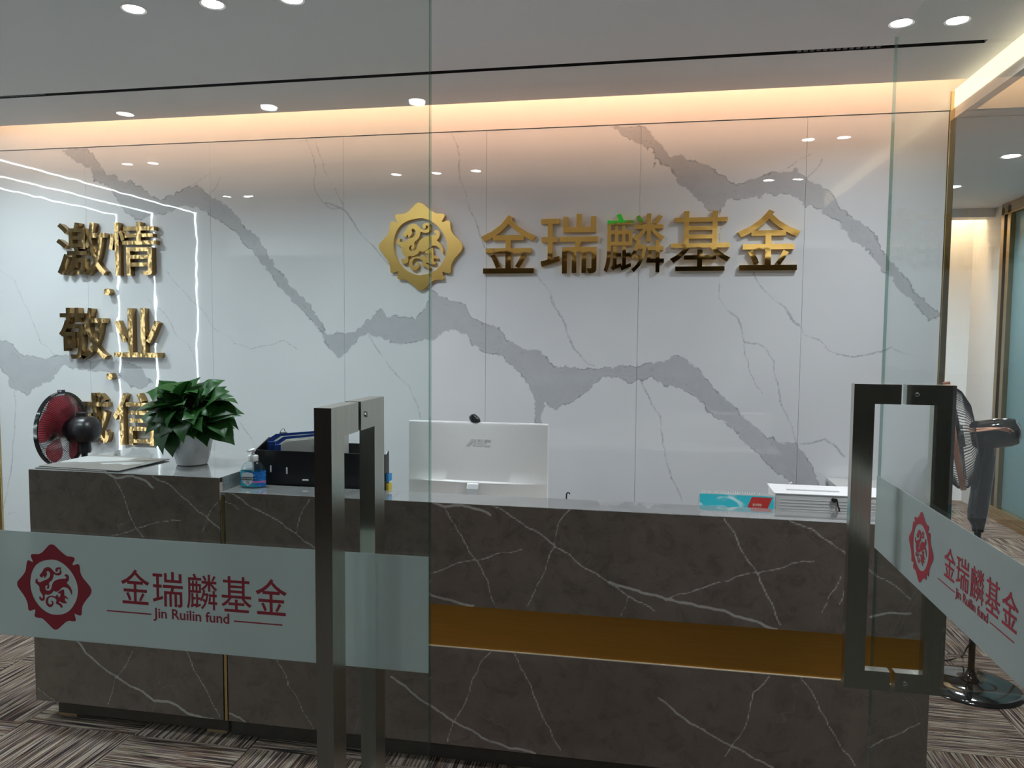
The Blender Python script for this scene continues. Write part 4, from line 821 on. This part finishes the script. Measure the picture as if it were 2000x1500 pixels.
lo_ = [[(-.045, 0), (-.022, .030), (-.008, .030), (-.008, 0), (-.016, 0), (-.016, .020), (-.034, 0)],
       [(-.001, .004), (.004, 0), (.018, 0), (.022, .004), (.022, .026), (.018, .030), (.004, .030), (-.001, .026)], [(.006, .007), (.006, .012), (.015, .012), (.015, .007)], [(.006, .017), (.006, .023), (.015, .023), (.015, .017)],
       [(.029, .004), (.034, 0), (.055, 0), (.055, .007), (.036, .007), (.036, .023), (.055, .023), (.055, .030), (.034, .030), (.029, .026)]]
obj('raised_logo', poly_shape('raised_logo', lo_, M['grey_plastic'], .0022), sh, (lg[0]-mon.location.x-.005, -.0045, lg[2]-.80-.016))
sx_ = at(925, 950, Y=3.03)[0]-mon.location.x
arc = [(-.012, zc_+.004), (-.030, zc_-.002), (-.043, zc_-.022), (-.050, zc_-.05), (-.052, .0+.02), (-.052, .003)]
MB().loft([[(sx_-.025, y, z), (sx_+.025, y, z), (sx_+.025, y+.008, z-.002), (sx_-.025, y+.008, z-.002)] for y, z in arc]).build('stand_neck', M['silver'], mon, bevel=.002)
MB().box(sx_-.10, sx_+.10, -.065, .10, 0, .008).build('stand_foot', M['chrome'], mon, bevel=.003)
wc = at(927, 822, Y=3.06)
web = thing('webcam', 'small dark webcam perched on top of the white monitor', 'camera', (wc[0], 3.062, mon.location.z+mz1+.004))
MB().loft([[(dx+w*math.cos(a)*.5, .012*math.sin(a)*1.4, z) for a in np.linspace(0, 2*math.pi, 15)[:-1]] for z, w, dx in ((.0, .040, .004), (.008, .047, .001), (.018, .044, -.003), (.026, .030, -.006), (.031, .016, -.006), (.032, .004, -.006))]).build('body', plain('dark webcam plastic', (.03, .032, .036, 1), .3), web, smooth=True)
MB().lathe([(.007, 0), (.007, .004), (.0001, .005)], 16, 'y').build('lens', M['black_gloss'], web, loc=(-.003, .015, .014))
hk = at(1108, 967, Y=2.90)
bh = thing('gooseneck', 'thin black bent rod poking up behind the counter ledge', 'rod', (hk[0]-.003, 2.90, .80))
zz = hk[2]-.80
MB().tube([(0, 0, .004), (0, 0, zz), (.001, 0, zz+.006), (.005, 0, zz+.010), (.010, 0, zz+.009), (.0125, 0, zz+.004)], .0028, 8).build('stem', bp, bh, smooth=True); MB().lathe([(.02, 0), (.02, .004), (.006, .008)], 20).build('base', bp, bh, smooth=True)

# desk calendar
c0, c1 = at(1365, 962, Y=2.86), at(1513, 967, Y=2.86); cwid = c1[0]-c0[0]; chh = (c0[2]+c1[2])/2-.80
cal = thing('desk_calendar', 'spiral bound desk calendar with a turquoise sky page and red block', 'calendar', ((c0[0]+c1[0])/2, 2.86, .80)); h2 = cwid/2
def cal_mat():
    t = NT('turquoise calendar print'); co = t.coord(); nz = t.noise(9, 4, .55, t.coord(scale=(1, 1, 2.6), rot=(0, .3, 0)), .8)
    return t.done(t.bsdf(t.mix(t.smooth(nz, .46, .62), (.04, .55, .64, 1), (.72, .88, .90, 1)), .3))
lean = .055
def tilt(x0, x1, z0, z1, off, th=.0012, sk=0.0):
    f = lambda z: -lean*(1-z/chh)+.0
    return MB().add([(x+sk*((z-z0)/(z1-z0)), f(z)-off-d, z) for d in (0, th) for x, z in ((x0, z0), (x1, z0), (x1, z1), (x0, z1))], [(0, 1, 2, 3), (7, 6, 5, 4), (0, 4, 5, 1), (1, 5, 6, 2), (2, 6, 7, 3), (3, 7, 4, 0)])
tilt(-h2, h2, 0, chh, 0).build('stand_board', M['white_plastic'], cal)
MB().add([(x, lean*(1-z/chh)+d, z) for d in (0, .0012) for x, z in ((-h2, 0), (h2, 0), (h2, chh), (-h2, chh))], [(0, 1, 2, 3), (7, 6, 5, 4), (0, 4, 5, 1), (1, 5, 6, 2), (2, 6, 7, 3), (3, 7, 4, 0)]).build('back_board', M['white_plastic'], cal)
pg = tilt(-h2+.003, h2-.003, .01, chh-.004, .0014).build('page', cal_mat(), cal)
tilt(-.012, .060, chh-.16, chh-.008, .0029, .0005, .066).build('red_block', plain('red print block', (.52, .035, .03, 1), .35), pg)
wp = plain('pale lettering', (.80, .62, .50, 1), .5)
for k, (tx, zz0, zz1, x0, x1) in enumerate((('稳健理财', chh-.040, chh-.030, .42, .66), ('金瑞麟基金', chh-.055, chh-.044, .38, .74), ('2020', chh-.067, chh-.061, .36, .56))):
    o = obj('printed_words', fit_box(glyph('printed_words', tx, wp, .0004, .008), h2*x0, h2*x1, 0, zz1-zz0), pg, (0, -lean*(1-zz0/chh)-.0042, zz0)); o.rotation_euler = (-math.atan(lean/chh), 0, 0)
for k in range(30):
    x = -h2+.012+k*(2*h2-.024)/29
    MB().tube([(x+.0015*s, .005*math.cos(a)*1.1, chh+.001+.0052*math.sin(a)) for s, a in zip(np.linspace(-1, 1, 9), np.linspace(-.9, 4.0, 9))], .0007, 4).build('wire_loop', M['white_plastic'], cal)

# white printer with a cable
pa, pb_ = at(1512, 964, Y=2.86), at(1652, 972, Y=2.86); pwid = .40; pz = pa[2]-.80
pr = thing('printer', 'long white box shaped printer with a top slot beside the calendar', 'printer', (pa[0]+.004, 2.86, .80))
MB().box(0, pwid, 0, .17, .006, pz).build('body', M['white_plastic'], pr, bevel=.004)
MB().box(-.004, pwid+.004, -.003, .175, pz, pz+.004).build('lid', plain('white printer lid', (.84, .84, .84, 1), .35, var=.01), pr, bevel=.0015)
MB().box(.05, .235, .055, .075, pz+.0042, pz+.0048).build('paper_slot', plain('grey slot', (.40, .40, .41, 1), .6), pr)
for k in range(5): MB().box(.02, pwid-.02, -.0012, .002, pz-.02-.011*k, pz-.0185-.011*k).build('groove', plain('pale groove', (.64, .63, .61, 1), .6), pr)
MB().box(.03, pwid-.03, .02, .15, 0, .006).build('foot', bp, pr)
kb = [at(1625, 974, Y=2.853), at(1631, 980, Y=2.853), at(1637, 990, Y=2.852), at(1639, 1000, Y=2.85)]
cb_ = thing('cable_plug', 'black cable with a thick plug hanging against the printer front', 'cable', (kb[3][0], 2.85, .80))
kk = [tuple(p-np.array(cb_.location)) for p in kb]
MB().tube([kk[0], tuple((np.array(kk[0])+np.array(kk[1]))/2), kk[1]], [.0045, .0075, .006], 10).build('plug', bp, cb_, smooth=True)
MB().tube([tuple(p) for p in catmull([kk[1], kk[2], kk[3], (.004, .0, .06), (.0, -.01, .004), (-.03, -.02, .004)], 5)[:-5]], .003, 6).build('cord', bp, cb_, smooth=True)
wk = at(1543, 955, Y=3.10)
wn = thing('white_hook', 'small white bent neck rising behind the printer', 'stand', (wk[0], 3.10, .80)); zz = wk[2]-.80
MB().tube([(.004, 0, .004), (.002, 0, zz-.02), (-.001, 0, zz+.012), (.001, 0, zz+.022), (.008, 0, zz+.026)], [.006, .005, .0045, .005, .004], 8).build('neck', M['white_plastic'], wn, smooth=True); MB().lathe([(.03, 0), (.03, .005), (.008, .01)], 20).build('foot', M['white_plastic'], wn, smooth=True)
# exit sign over the doors, seen only mirrored in the gold
sg = thing('exit_sign', 'small green running figure exit sign over the glass doors facing inside', 'sign', (-.30, 1.332, 2.66))
MB().box(-.17, .17, 0, .02, 0, .14).build('housing', M['black_plastic'], sg, bevel=.003); MB().box(-.16, .16, .0201, .021, .01, .13).build('lit_face', emitter('green sign', (.03, .75, .22, 1), .38), sg)
